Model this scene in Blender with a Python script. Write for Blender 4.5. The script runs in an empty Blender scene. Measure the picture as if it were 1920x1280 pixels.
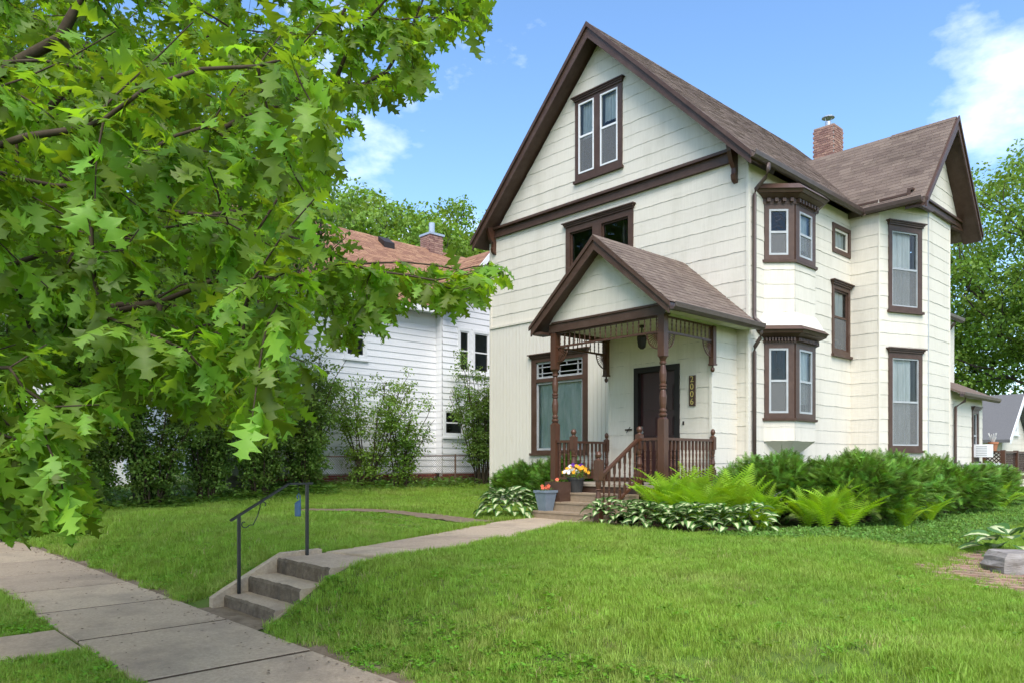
import bpy, math, random
import numpy as np
from mathutils import Vector, Matrix, Quaternion
random.seed(7); rng = np.random.default_rng(7)
S = bpy.context.scene; COL = S.collection
R = math.radians
# ---------------------------------------------------------------- camera, sky, sun, exposure
HC = 1.05                      # eye height above the upper lawn
FPX, PX0, PY0 = 1417.0, 960.0, 864.0
TH = R(46.8)
FWD = np.array([-math.sin(TH), math.cos(TH)]); RGT = np.array([math.cos(TH), math.sin(TH)])
CAMP = np.array([7.4669, -13.2305])
cam = bpy.data.cameras.new('camera'); camo = bpy.data.objects.new('camera', cam); COL.objects.link(camo)
cam.sensor_width = 36; cam.lens = FPX / 1920 * 36; cam.shift_y = (PY0 - 640) / 1920
cam.clip_start = 0.05; cam.clip_end = 3000
camo.location = (CAMP[0], CAMP[1], HC); camo.rotation_euler = (R(90), 0, TH)
S.camera = camo
def px_of(p):
    p = np.asarray(p, float); v = p[..., :2] - CAMP; s = v @ FWD
    return PX0 + FPX * (v @ RGT) / s, PY0 - FPX * (p[..., 2] - HC) / s, s

SUN_EL, SUN_AZ = R(52), math.atan2(-0.68, 0.75)      # azimuth measured from +x towards +y
w = bpy.data.worlds.new('World'); S.world = w; w.use_nodes = True
nt = w.node_tree; nt.nodes.clear()
def N(t, **k):
    n = nt.nodes.new(t)
    for a, b in k.items(): setattr(n, a, b)
    return n
out = N('ShaderNodeOutputWorld'); bg = N('ShaderNodeBackground'); sky = N('ShaderNodeTexSky', sky_type='NISHITA', sun_disc=False)
sky.sun_elevation = SUN_EL; sky.sun_rotation = R(90) - SUN_AZ; sky.air_density = 1.0; sky.dust_density = 0.4; sky.ozone_density = 2.0
bg.inputs['Strength'].default_value = 0.13
tc = N('ShaderNodeTexCoord')
mp = N('ShaderNodeMapping'); mp.inputs['Scale'].default_value = (1, 1, 1.9); mp.inputs['Location'].default_value = (4.3, 12.5, 0.5)
nz = N('ShaderNodeTexNoise'); nz.inputs['Scale'].default_value = 2.3; nz.inputs['Detail'].default_value = 9; nz.inputs['Roughness'].default_value = 0.56
rp = N('ShaderNodeValToRGB'); rp.color_ramp.elements[0].position = 0.50; rp.color_ramp.elements[1].position = 0.72
mx = N('ShaderNodeMix', data_type='RGBA'); mx.inputs['B'].default_value = (8.2, 8.3, 8.8, 1)
L = nt.links.new
L(tc.outputs['Generated'], mp.inputs['Vector']); L(mp.outputs[0], nz.inputs['Vector']); L(nz.outputs['Fac'], rp.inputs['Fac'])
L(rp.outputs['Color'], mx.inputs['Factor']); hsv = N('ShaderNodeHueSaturation'); hsv.inputs['Saturation'].default_value = 1.12; L(sky.outputs[0], hsv.inputs['Color']); L(hsv.outputs[0], mx.inputs['A']); L(mx.outputs['Result'], bg.inputs['Color']); L(bg.outputs[0], out.inputs[0])
sl = bpy.data.lights.new('sun', 'SUN'); sl.energy = 2.1; sl.angle = R(45); sl.color = (1.0, 0.92, 0.80)
so = bpy.data.objects.new('sun', sl); COL.objects.link(so)
sd = Vector((math.cos(SUN_EL) * math.cos(SUN_AZ), math.cos(SUN_EL) * math.sin(SUN_AZ), math.sin(SUN_EL)))
so.rotation_euler = sd.to_track_quat('Z', 'Y').to_euler(); so.location = (20, -20, 30)
S.view_settings.view_transform = 'Standard'; S.view_settings.look = 'None'; S.view_settings.exposure = 1.27; S.view_settings.gamma = 1.0
S.render.engine = 'CYCLES'
S.cycles.use_denoising = True
try: S.cycles.denoiser = 'OPENIMAGEDENOISE'
except Exception: pass
S.cycles.max_bounces = 7; S.cycles.diffuse_bounces = 3; S.cycles.glossy_bounces = 3; S.cycles.transmission_bounces = 4; S.cycles.transparent_max_bounces = 8
S.cycles.caustics_reflective = False; S.cycles.caustics_refractive = False
S.cycles.use_adaptive_sampling = True; S.cycles.adaptive_threshold = 0.02

# ---------------------------------------------------------------- materials
MATS = {}
def mat(name, c1, c2=None, rough=0.7, scale=6, stretch=(1, 1, 1), bump=0.0, bscale=40, rnd=0.0, spec=0.3, detail=5, metal=0.0, trans=0.0, c3=None, c3s=1.2, c3p=(0.5, 0.7), attr=None, coat=0, emis=None, c3st=None):
    m = bpy.data.materials.new(name); m.use_nodes = True; MATS[name] = m
    t = m.node_tree; n = t.nodes; l = t.links.new; P = n['Principled BSDF']; O = n['Material Output']
    P.inputs['Roughness'].default_value = rough; P.inputs['Metallic'].default_value = metal
    P.inputs['Specular IOR Level'].default_value = spec
    g = n.new('ShaderNodeNewGeometry'); mpn = n.new('ShaderNodeMapping'); mpn.inputs['Scale'].default_value = stretch
    l(g.outputs['Position'], mpn.inputs['Vector'])
    c2 = c2 or tuple(x * 0.8 for x in c1)
    def rgb(c): return (c[0], c[1], c[2], 1)
    nz = n.new('ShaderNodeTexNoise'); nz.inputs['Scale'].default_value = scale; nz.inputs['Detail'].default_value = detail; nz.inputs['Roughness'].default_value = 0.6
    l(mpn.outputs[0], nz.inputs['Vector'])
    rp = n.new('ShaderNodeValToRGB'); rp.color_ramp.elements[0].position = 0.33; rp.color_ramp.elements[1].position = 0.67
    rp.color_ramp.elements[0].color = rgb(c1); rp.color_ramp.elements[1].color = rgb(c2)
    l(nz.outputs['Fac'], rp.inputs['Fac']); col = rp.outputs['Color']
    if c3:
        n3 = n.new('ShaderNodeTexNoise'); n3.inputs['Scale'].default_value = c3s; n3.inputs['Detail'].default_value = 7; n3.inputs['Roughness'].default_value = 0.65
        m3 = n.new('ShaderNodeMapping'); m3.inputs['Scale'].default_value = c3st or (1, 1, 1); l(g.outputs['Position'], m3.inputs['Vector']); l(m3.outputs[0], n3.inputs['Vector'])
        r3 = n.new('ShaderNodeValToRGB'); r3.color_ramp.elements[0].position = c3p[0]; r3.color_ramp.elements[1].position = c3p[1]
        l(n3.outputs['Fac'], r3.inputs['Fac'])
        mx = n.new('ShaderNodeMix'); mx.data_type = 'RGBA'; l(r3.outputs['Color'], mx.inputs['Factor']); l(col, mx.inputs['A']); mx.inputs['B'].default_value = rgb(c3); col = mx.outputs['Result']
    if rnd or attr:
        h = n.new('ShaderNodeHueSaturation'); l(col, h.inputs['Color'])
        mr = n.new('ShaderNodeMapRange'); mr.inputs['To Min'].default_value = 1 - rnd; mr.inputs['To Max'].default_value = 1 + rnd
        if attr:
            a = n.new('ShaderNodeAttribute'); a.attribute_name = attr; l(a.outputs['Fac'], mr.inputs['Value'])
        else:
            oi = n.new('ShaderNodeObjectInfo'); l(oi.outputs['Random'], mr.inputs['Value'])
        l(mr.outputs[0], h.inputs['Value'])
        mh = n.new('ShaderNodeMapRange'); mh.inputs['To Min'].default_value = 0.5 - rnd * 0.045; mh.inputs['To Max'].default_value = 0.5 + rnd * 0.03
        l(mr.inputs['Value'].links[0].from_socket, mh.inputs['Value']); l(mh.outputs[0], h.inputs['Hue'])
        col = h.outputs['Color']
    l(col, P.inputs['Base Color'])
    if bump:
        nb = n.new('ShaderNodeTexNoise'); nb.inputs['Scale'].default_value = bscale; nb.inputs['Detail'].default_value = 6
        l(mpn.outputs[0], nb.inputs['Vector'])
        b = n.new('ShaderNodeBump'); b.inputs['Strength'].default_value = min(1, bump); b.inputs['Distance'].default_value = 0.012
        l(nb.outputs['Fac'], b.inputs['Height']); l(b.outputs[0], P.inputs['Normal'])
    if coat: P.inputs['Coat Weight'].default_value = coat
    if trans:
        tr = n.new('ShaderNodeBsdfTranslucent'); ms = n.new('ShaderNodeMixShader'); ms.inputs[0].default_value = trans
        hs = n.new('ShaderNodeHueSaturation'); hs.inputs['Hue'].default_value = 0.485; hs.inputs['Saturation'].default_value = 1.1; hs.inputs['Value'].default_value = 1.5
        l(col, hs.inputs['Color']); l(hs.outputs[0], tr.inputs['Color']); l(P.outputs[0], ms.inputs[1]); l(tr.outputs[0], ms.inputs[2]); l(ms.outputs[0], O.inputs['Surface'])
    if emis: P.inputs['Emission Color'].default_value = rgb(emis[0]); P.inputs['Emission Strength'].default_value = emis[1]
    return m
mat('siding', (.665, .62, .53), (.715, .67, .58), .75, 5, (9, 9, .6), .35, 30, c3=(.56, .52, .43), c3s=2.2, c3p=(.5, .85), c3st=(1, 1, .22), rnd=.02)
mat('boards', (.67, .63, .55), (.71, .67, .59), .6, 5, (6, 6, .5), .1, 20)
mat('wallback', (.35, .34, .30), None, .9)
mat('brown', (.062, .032, .021), (.08, .043, .029), .5, 9, (1, 1, 1), .12, 60, spec=.4, c3=(.105, .066, .05), c3s=3, c3p=(.5, .8))
mat('brown_red', (.095, .04, .022), (.07, .03, .017), .42, 9, (1, 1, .3), .08, 60, spec=.45)
mat('gutter', (.075, .05, .042), (.10, .07, .06), .42, 5, spec=.5)
mat('shingle', (.195, .152, .125), (.15, .116, .097), .95, 60, (1, 1, 1), .5, 160, rnd=.16, spec=.1, c3=(.11, .085, .07), c3s=.8)
mat('shingle_joined', (.185, .142, .117), (.13, .10, .084), .95, 14, (1, 1, 1), .5, 160, spec=.1, attr='rnd', rnd=.18)
mat('white', (.78, .79, .80), (.72, .73, .74), .5, 8)
mat('rust', (.16, .10, .075), (.10, .065, .05), .8, 20)
mat('alu', (.42, .44, .45), None, .4, spec=.5)
mat('white_siding', (.80, .80, .82), (.75, .76, .78), .6, 5, (7, 7, .6), .12, 30, rnd=.02)
mat('orange_roof', (.32, .18, .115), (.24, .135, .09), .95, 30, (1, 1, 1), .4, 120, attr='rnd', rnd=.22, spec=.1)
mat('brick', (.34, .205, .165), (.26, .155, .125), .9, 30, bump=.4, bscale=90, attr='rnd', rnd=.3, spec=.15)
mat('red_base', (.20, .045, .032), (.15, .035, .026), .85, 12, bump=.4, bscale=60, attr='rnd', rnd=.25, spec=.2)
mat('mortar', (.36, .33, .30), None, .95, 30)
mat('galv', (.5, .52, .55), (.4, .42, .45), .35, 10, metal=.7)
mat('concrete', (.49, .39, .285), (.37, .29, .21), .92, 34, (1, 1, 1), .7, 120, spec=.15, c3=(.22, .18, .145), c3s=1.3, c3p=(.48, .82), rnd=.09, detail=9)
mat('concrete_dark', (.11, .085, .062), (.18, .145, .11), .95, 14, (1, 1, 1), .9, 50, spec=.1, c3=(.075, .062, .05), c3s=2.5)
mat('step_tan', (.33, .255, .18), (.27, .21, .15), .9, 12, bump=.5, bscale=90, spec=.15)
mat('porch_floor', (.36, .31, .25), (.29, .25, .20), .8, 10, (1, 6, 1), .2, 40)
mat('ceiling_paint', (.66, .66, .52), None, .7, 5)
mat('door', (.045, .013, .012), (.03, .010, .010), .35, 6, (8, 8, .6), .15, 30, spec=.4)
mat('doorframe', (.018, .014, .013), None, .5)
mat('black_iron', (.012, .012, .013), (.02, .02, .02), .4, 20, bump=.1, spec=.5)
mat('blue', (.07, .15, .29), (.05, .11, .22), .4, 15, spec=.5)
mat('bluegrey', (.19, .235, .285), (.15, .19, .24), .5, 10, bump=.1, spec=.4)
mat('darkpot', (.035, .036, .036), (.05, .05, .05), .6, 10)
mat('soil', (.09, .065, .045), (.05, .036, .026), .98, 15, bump=1, bscale=40, spec=.05)
mat('terracotta', (.42, .17, .09), None, .8, 10)
mat('gold', (.55, .42, .14), None, .35, metal=.6)
mat('stone', (.33, .305, .285), (.21, .19, .175), .9, 5, (1, 1, 3.5), .9, 18, spec=.2, c3=(.14, .11, .085), c3s=3)
mat('paver', (.37, .235, .17), (.30, .20, .15), .95, 12, bump=.5, bscale=70, rnd=.14, spec=.1, c3=(.2, .17, .11), c3s=3)
mat('bark', (.085, .068, .055), (.045, .036, .03), .95, 12, (3, 3, .6), .9, 30, spec=.1)
mat('twig', (.075, .058, .038), (.05, .038, .026), .9, 20, spec=.1)
mat('dirt', (.25, .195, .14), (.16, .12, .085), .98, 8, bump=.8, bscale=40, spec=.05)
mat('oak_leaf', (.20, .335, .038), (.135, .26, .032), .45, 3.5, bump=0, rnd=.45, trans=.5, spec=.35)
mat('oak_leaf_joined', (.20, .33, .038), (.13, .25, .032), .45, 1.2, rnd=.45, attr='rnd', trans=.56, spec=.35)
mat('straw', (.42, .36, .18), (.34, .29, .13), .7, 3, rnd=.2, trans=.2)
mat('maple_leaf', (.10, .19, .03), (.065, .14, .024), .5, .9, rnd=.4, attr='rnd', trans=.35, spec=.25)
mat('light_leaf', (.20, .32, .05), (.135, .25, .04), .5, .7, rnd=.4, attr='rnd', trans=.35, spec=.25)
mat('shrub_leaf', (.16, .26, .05), (.105, .19, .04), .5, 1.5, rnd=.4, attr='rnd', trans=.35, spec=.25)
mat('yew', (.165, .30, .038), (.075, .17, .028), .5, 2.5, rnd=.6, attr='rnd', trans=.22, spec=.25)
mat('fern', (.33, .51, .045), (.23, .41, .035), .5, 4, rnd=.22, trans=.4, spec=.2)
mat('ground', (.085, .15, .028), (.12, .155, .045), .98, 3, bump=.6, bscale=60, spec=.05, c3=(.15, .115, .07), c3s=1.1, c3p=(.55, .75))
mat('grass', (.26, .395, .06), (.20, .335, .05), .55, .55, rnd=.3, trans=.35, spec=.2, c3=(.38, .40, .13), c3s=.9, c3p=(.52, .88))
mat('weed', (.17, .35, .035), (.12, .28, .026), .5, 3, rnd=.3, trans=.35, spec=.2)
mat('cover_leaf', (.15, .28, .055), (.11, .22, .042), .5, 3, rnd=.35, trans=.3, spec=.2)
mat('purple', (.085, .018, .22), (.13, .03, .3), .6, 60)
mat('yellow', (.75, .40, .02), (.7, .3, .02), .6, 60)
mat('petal_white', (.78, .76, .74), None, .6, 60)
mat('redflower', (.6, .06, .05), (.7, .2, .08), .6, 60)
mat('lamp_metal', (.03, .022, .018), None, .5)
mat('curtain', (.88, .88, .85), (.66, .68, .64), .9, 14, (1, 1, .12), .2, 30)
mat('curtain_green', (.88, .93, .88), (.62, .74, .66), .9, 7, (1, 1, .35), .2, 30)
mat('interior', (.10, .085, .07), None, .95)
mat('grey_shingle', (.17, .17, .175), (.12, .12, .125), .95, 40, rnd=.1)
mat('lattice', (.075, .04, .03), None, .6)
def glassmat(name, tint, refl, rough):
    m = bpy.data.materials.new(name); m.use_nodes = True; MATS[name] = m
    t = m.node_tree; n = t.nodes; l = t.links.new; n.remove(n['Principled BSDF']); O = n['Material Output']
    tr = n.new('ShaderNodeBsdfTransparent'); tr.inputs[0].default_value = (*tint, 1); gl = n.new('ShaderNodeBsdfGlossy'); gl.inputs['Roughness'].default_value = rough
    gl.inputs['Color'].default_value = (.9, .95, .97, 1)
    fr = n.new('ShaderNodeFresnel'); fr.inputs['IOR'].default_value = refl
    nb = n.new('ShaderNodeTexNoise'); nb.inputs['Scale'].default_value = 1.6; bp = n.new('ShaderNodeBump'); bp.inputs['Strength'].default_value = .06; bp.inputs['Distance'].default_value = .05
    g = n.new('ShaderNodeNewGeometry'); l(g.outputs['Position'], nb.inputs['Vector']); l(nb.outputs['Fac'], bp.inputs['Height']); l(bp.outputs[0], gl.inputs['Normal']); l(bp.outputs[0], fr.inputs['Normal'])
    ms = n.new('ShaderNodeMixShader'); l(fr.outputs[0], ms.inputs[0]); l(tr.outputs[0], ms.inputs[1]); l(gl.outputs[0], ms.inputs[2]); l(ms.outputs[0], O.inputs['Surface'])
glassmat('glass', (.94, .96, .955), 1.5, .0)
def screenmat():
    m = bpy.data.materials.new('screen'); m.use_nodes = True; MATS['screen'] = m
    t = m.node_tree; n = t.nodes; l = t.links.new; P = n['Principled BSDF']; P.inputs['Base Color'].default_value = (.22, .22, .22, 1); P.inputs['Roughness'].default_value = .6
    tr = n.new('ShaderNodeBsdfTransparent'); ms = n.new('ShaderNodeMixShader'); ms.inputs[0].default_value = .52
    l(tr.outputs[0], ms.inputs[1]); l(P.outputs[0], ms.inputs[2]); l(ms.outputs[0], n['Material Output'].inputs['Surface'])
screenmat()
def hostamat():
    m = bpy.data.materials.new('hosta'); m.use_nodes = True; MATS['hosta'] = m
    t = m.node_tree; n = t.nodes; l = t.links.new; P = n['Principled BSDF']; P.inputs['Roughness'].default_value = .45
    a = n.new('ShaderNodeAttribute'); a.attribute_name = 'edge'
    nz = n.new('ShaderNodeTexNoise'); nz.inputs['Scale'].default_value = 22; g = n.new('ShaderNodeNewGeometry'); l(g.outputs['Position'], nz.inputs['Vector'])
    ad = n.new('ShaderNodeMath'); ad.operation = 'MULTIPLY_ADD'; ad.inputs[1].default_value = .55; l(nz.outputs['Fac'], ad.inputs[0]); l(a.outputs['Fac'], ad.inputs[2])
    rp = n.new('ShaderNodeValToRGB'); e = rp.color_ramp.elements; e[0].position = .55; e[0].color = (.58, .64, .36, 1); e[1].position = .80; e[1].color = (.062, .16, .028, 1)
    e2 = rp.color_ramp.elements.new(.66); e2.color = (.30, .42, .12, 1)
    l(ad.outputs[0], rp.inputs['Fac']); l(rp.outputs['Color'], P.inputs['Base Color'])
    tr = n.new('ShaderNodeBsdfTranslucent'); ms = n.new('ShaderNodeMixShader'); ms.inputs[0].default_value = .25; l(rp.outputs['Color'], tr.inputs['Color'])
    l(P.outputs[0], ms.inputs[1]); l(tr.outputs[0], ms.inputs[2]); l(ms.outputs[0], n['Material Output'].inputs['Surface'])
hostamat()

# ---------------------------------------------------------------- mesh helpers
ORG = {}
class MB:
    def __init__(s): s.v = []; s.f = []; s.a = []; s.ca = 0.5
    def add(s, vs, fs):
        b = len(s.v); s.v.extend([tuple(map(float, q)) for q in vs]); s.f.extend([tuple(i + b for i in f) for f in fs]); s.a.extend([s.ca] * len(vs)); return s
    def box(s, x0, x1, y0, y1, z0, z1):
        return s.add([(x0, y0, z0), (x1, y0, z0), (x1, y1, z0), (x0, y1, z0), (x0, y0, z1), (x1, y0, z1), (x1, y1, z1), (x0, y1, z1)],
                     [(3, 2, 1, 0), (4, 5, 6, 7), (0, 1, 5, 4), (1, 2, 6, 5), (2, 3, 7, 6), (3, 0, 4, 7)])
    def hexa(s, a, b):       # a: 4 bottom pts, b: 4 top pts
        return s.add(list(a) + list(b), [(3, 2, 1, 0), (4, 5, 6, 7), (0, 1, 5, 4), (1, 2, 6, 5), (2, 3, 7, 6), (3, 0, 4, 7)])
    def prism(s, poly, d):   # poly list of 3d pts, extruded by vector d
        n = len(poly); d = Vector(d)
        vs = [Vector(p) for p in poly] + [Vector(p) + d for p in poly]
        return s.add(vs, [tuple(range(n - 1, -1, -1)), tuple(range(n, 2 * n))] + [(i, (i + 1) % n, n + (i + 1) % n, n + i) for i in range(n)])
    def lathe(s, cx, cy, prof, seg=10, rot=0):
        b = []
        for z, r in prof:
            for k in range(seg):
                a = 2 * math.pi * k / seg + rot; b.append((cx + r * math.cos(a), cy + r * math.sin(a), z))
        fs = []
        for i in range(len(prof) - 1):
            for k in range(seg):
                k2 = (k + 1) % seg; fs.append((i * seg + k, i * seg + k2, (i + 1) * seg + k2, (i + 1) * seg + k))
        fs.append(tuple(range(seg - 1, -1, -1))); m = (len(prof) - 1) * seg; fs.append(tuple(range(m, m + seg)))
        return s.add(b, fs)
    def tube(s, pts, r, seg=6, cap=True, up=(0, 0, 1)):
        pts = [Vector(p) for p in pts]; n = len(pts); b = []; rr = r if hasattr(r, '__len__') else [r] * n
        for i, p in enumerate(pts):
            t = (pts[min(i + 1, n - 1)] - pts[max(i - 1, 0)]).normalized()
            u = Vector(up) if abs(t.dot(Vector(up))) < .95 else Vector((1, 0, 0))
            a = t.cross(u).normalized(); c = a.cross(t).normalized()
            for k in range(seg):
                q = 2 * math.pi * (k + .5) / seg; b.append(p + a * (rr[i] * math.cos(q)) + c * (rr[i] * math.sin(q)))
        fs = [(i * seg + k, i * seg + (k + 1) % seg, (i + 1) * seg + (k + 1) % seg, (i + 1) * seg + k) for i in range(n - 1) for k in range(seg)]
        if cap: fs += [tuple(range(seg - 1, -1, -1)), tuple(range((n - 1) * seg, n * seg))]
        return s.add(b, fs)
    def bar(s, p, q, w, h):  # rectangular bar from p to q, w horizontal, h in the other direction
        p = Vector(p); q = Vector(q); t = (q - p).normalized(); u = Vector((0, 0, 1)) if abs(t.z) < .95 else Vector((0, 1, 0))
        a = t.cross(u).normalized() * (w / 2); c = a.cross(t).normalized() * (h / 2)
        return s.hexa([p - a - c, p + a - c, p + a + c, p - a + c], [q - a - c, q + a - c, q + a + c, q - a + c])
def tag(o, label=None, cat=None, group=None, kind=None):
    if label: o['label'] = label
    if cat: o['category'] = cat
    if group: o['group'] = group
    if kind: o['kind'] = kind
    return o
def thing(name, loc, label, cat, group=None):
    o = bpy.data.objects.new(name, None); o.empty_display_size = .2; COL.objects.link(o); o.location = loc; ORG[o] = Vector(loc); return tag(o, label, cat, group)
def link(name, me, parent=None, loc=None, rot=None, scl=None):
    o = bpy.data.objects.new(name, me); COL.objects.link(o); ORG[o] = ORG[parent] if parent else Vector((0, 0, 0))
    if parent: o.parent = parent
    if loc is not None: o.location = Vector(loc) - ORG[o]
    if rot is not None: o.rotation_euler = rot
    if scl is not None: o.scale = (scl,) * 3 if not hasattr(scl, '__len__') else scl
    return o
def mesh(name, mb, m, off=Vector((0, 0, 0)), smooth=False, rnd=False):
    me = bpy.data.meshes.new(name); me.from_pydata([(v[0] - off[0], v[1] - off[1], v[2] - off[2]) for v in mb.v], [], mb.f)
    me.materials.append(MATS[m])
    if rnd:
        at = me.attributes.new('rnd', 'FLOAT', 'POINT'); at.data.foreach_set('value', np.array(mb.a, dtype=np.float32))
    if smooth: me.polygons.foreach_set('use_smooth', [True] * len(me.polygons))
    me.update(); return me
def build(name, mb, m, parent=None, smooth=False, rnd=False, kind=None, loc=None):
    if parent is None:
        o0 = Vector(loc) if loc is not None else Vector((0, 0, 0))
        o = link(name, mesh(name, mb, m, o0, smooth, rnd)); o.location = o0; ORG[o] = o0
    else:
        o = link(name, mesh(name, mb, m, ORG[parent], smooth, rnd), parent)
    return tag(o, kind=kind)
def npmesh(name, V, F, m, rnd=None, smooth=False):
    """V (n,3) F (k,3|4) numpy"""
    me = bpy.data.meshes.new(name); k = F.shape[1]
    me.vertices.add(len(V)); me.vertices.foreach_set('co', np.asarray(V, np.float32).ravel())
    me.loops.add(F.size); me.loops.foreach_set('vertex_index', F.astype(np.int32).ravel())
    me.polygons.add(len(F)); me.polygons.foreach_set('loop_start', np.arange(0, F.size, k, dtype=np.int32)); me.polygons.foreach_set('loop_total', np.full(len(F), k, np.int32))
    if rnd is not None:
        at = me.attributes.new('rnd', 'FLOAT', 'POINT'); at.data.foreach_set('value', np.asarray(rnd, np.float32))
    me.materials.append(MATS[m]); me.update(calc_edges=True)
    if smooth: me.polygons.foreach_set('use_smooth', np.ones(len(F), bool))
    return me
# ---------------------------------------------------------------- walls, windows
class Fr:
    def __init__(s, p, q):
        s.p = np.array(p, float); q = np.array(q, float); s.len = float(np.linalg.norm(q - s.p)); s.d = (q - s.p) / s.len; s.n = np.array([s.d[1], -s.d[0]])
    def P(s, u, z, o=0.0):
        a = s.p + s.d * u + s.n * o; return (a[0], a[1], z)
    def box(s, mb, u0, u1, z0, z1, o0, o1):
        P = s.P
        return mb.hexa([P(u0, z0, o0), P(u1, z0, o0), P(u1, z0, o1), P(u0, z0, o1)], [P(u0, z1, o0), P(u1, z1, o0), P(u1, z1, o1), P(u0, z1, o1)])
def clip(lo, hi, z0, z1, holes):
    zs = sorted({z0, z1, *[z for h in holes for z in (h[2], h[3]) if z0 + 1e-4 < z < z1 - 1e-4]})
    for a, b in zip(zs, zs[1:]):
        la, lb, ha, hb = lo(a), lo(b), hi(a), hi(b)
        L0, H0 = max(la, lb) if False else min(la, lb), max(ha, hb)
        cuts = sorted([(max(h[0], L0), min(h[1], H0)) for h in holes if h[2] < b - 1e-5 and h[3] > a + 1e-5 and h[0] < H0 - 1e-5 and h[1] > L0 + 1e-5])
        cur = None
        for c0, c1 in cuts:
            s = (la, lb) if cur is None else (cur, cur)
            if c0 - max(s) > .003: yield a, b, s[0], c0, s[1], c0
            cur = c1 if cur is None else max(cur, c1)
        s = (la, lb) if cur is None else (cur, cur)
        if cur is not None and H0 - cur < .003: continue
        if max(ha, hb) - min(s) > .003 and (ha - s[0] > 0.003 or hb - s[1] > .003): yield a, b, s[0], max(ha, s[0]), s[1], max(hb, s[1])
def runs(pieces):
    """group clipped pieces that touch each other"""
    pieces = list(pieces); gid = list(range(len(pieces)))
    for i in range(len(pieces)):
        for j in range(i):
            p, q = pieces[i], pieces[j]
            if (abs(p[0] - q[1]) < 1e-4 or abs(p[1] - q[0]) < 1e-4) and min(p[3], q[3]) - max(p[2], q[2]) > .002:
                a, b = gid[i], gid[j]; gid = [b if x == a else x for x in gid]
    return [[p for p, k in zip(pieces, gid) if k == g] for g in sorted(set(gid))]
def wall(parent, fr, z0, z1, holes, lo=None, hi=None, exp=.28, phase=4.53, cz0=None, cz1=None, m='siding', wave=.007, thick=.14, cover=None, name='wall', proud=.011, step=.07):
    """backing slab with real openings; courses of siding are pieces of it. holes: openings (u0,u1,z0,z1); cover: rects the siding stops at"""
    lo = lo or (lambda z: 0.0); hi = hi or (lambda z: fr.len); cover = cover if cover is not None else holes
    mb = MB(); P = fr.P
    for a, b, a0, a1, b0, b1 in clip(lo, hi, z0, z1, holes):
        mb.hexa([P(a0, a, -thick), P(a1, a, -thick), P(a1, a, 0), P(a0, a, 0)], [P(b0, b, -thick), P(b1, b, -thick), P(b1, b, 0), P(b0, b, 0)])
    wo = build(name, mb, 'wallback', parent)
    c0 = z0 if cz0 is None else cz0; c1 = z1 if cz1 is None else cz1
    k = math.floor((c0 - phase) / exp)
    while phase + k * exp < c1 - .01:
        za, zb = max(c0, phase + k * exp), min(c1, phase + (k + 1) * exp); k += 1
        if zb - za < .02: continue
        ph = [random.uniform(0, 6.3) for _ in range(4)]
        for run in runs(clip(lo, hi, za, zb, cover)):
            mb = MB()
            for a, b, a0, a1, b0, b1 in run:
                base = abs(a - za) < 1e-4
                n = max(2, int((a1 - a0) / step)) if wave else 2
                us = [i / (n - 1) for i in range(n)]
                if wave and a1 - a0 > .1:
                    j0 = (k % 2) * .305 + .1
                    for q_ in range(int((a0 - j0) / .61), int((a1 - j0) / .61) + 2):
                        for e_ in (-.0012, .0012):
                            t_ = (j0 + q_ * .61 + e_ - a0) / (a1 - a0)
                            if 0 < t_ < 1: us.append(t_)
                    us.sort()
                jz = lambda u_: math.sin(math.floor((u_ - (k % 2) * .305 - .1) / .61) * 12.9 + k * 3.7)
                oa = .004 + (proud - .004) * (1 - (a - za) / (exp)); ob = .004 + (proud - .004) * (1 - (b - za) / exp)
                vs = []; fs = []
                for i, t in enumerate(us):
                    ua = a0 + (a1 - a0) * t; ub = b0 + (b1 - b0) * t
                    dz = 0
                    if base and wave: dz = wave * (math.sin(ua * 17 + ph[0]) * .5 + math.sin(ua * 41 + ph[1]) * .45 + math.sin(ua * 7.3 + ph[2]) * .5 + random.uniform(-.25, .25))
                    jj = jz(ua) if wave else 0; dz += .0022 * jj if base else 0; vs += [P(ua, a + dz, .001), P(ua, a + dz, oa + .0022 * jj), P(ub, b, ob)]
                    if i: q = 3 * i; fs += [(q - 3, q, q + 1, q - 2), (q - 2, q + 1, q + 2, q - 1)]
                mb.add(vs, fs)
            build('siding_course', mb, m, wo)
    return wo
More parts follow.
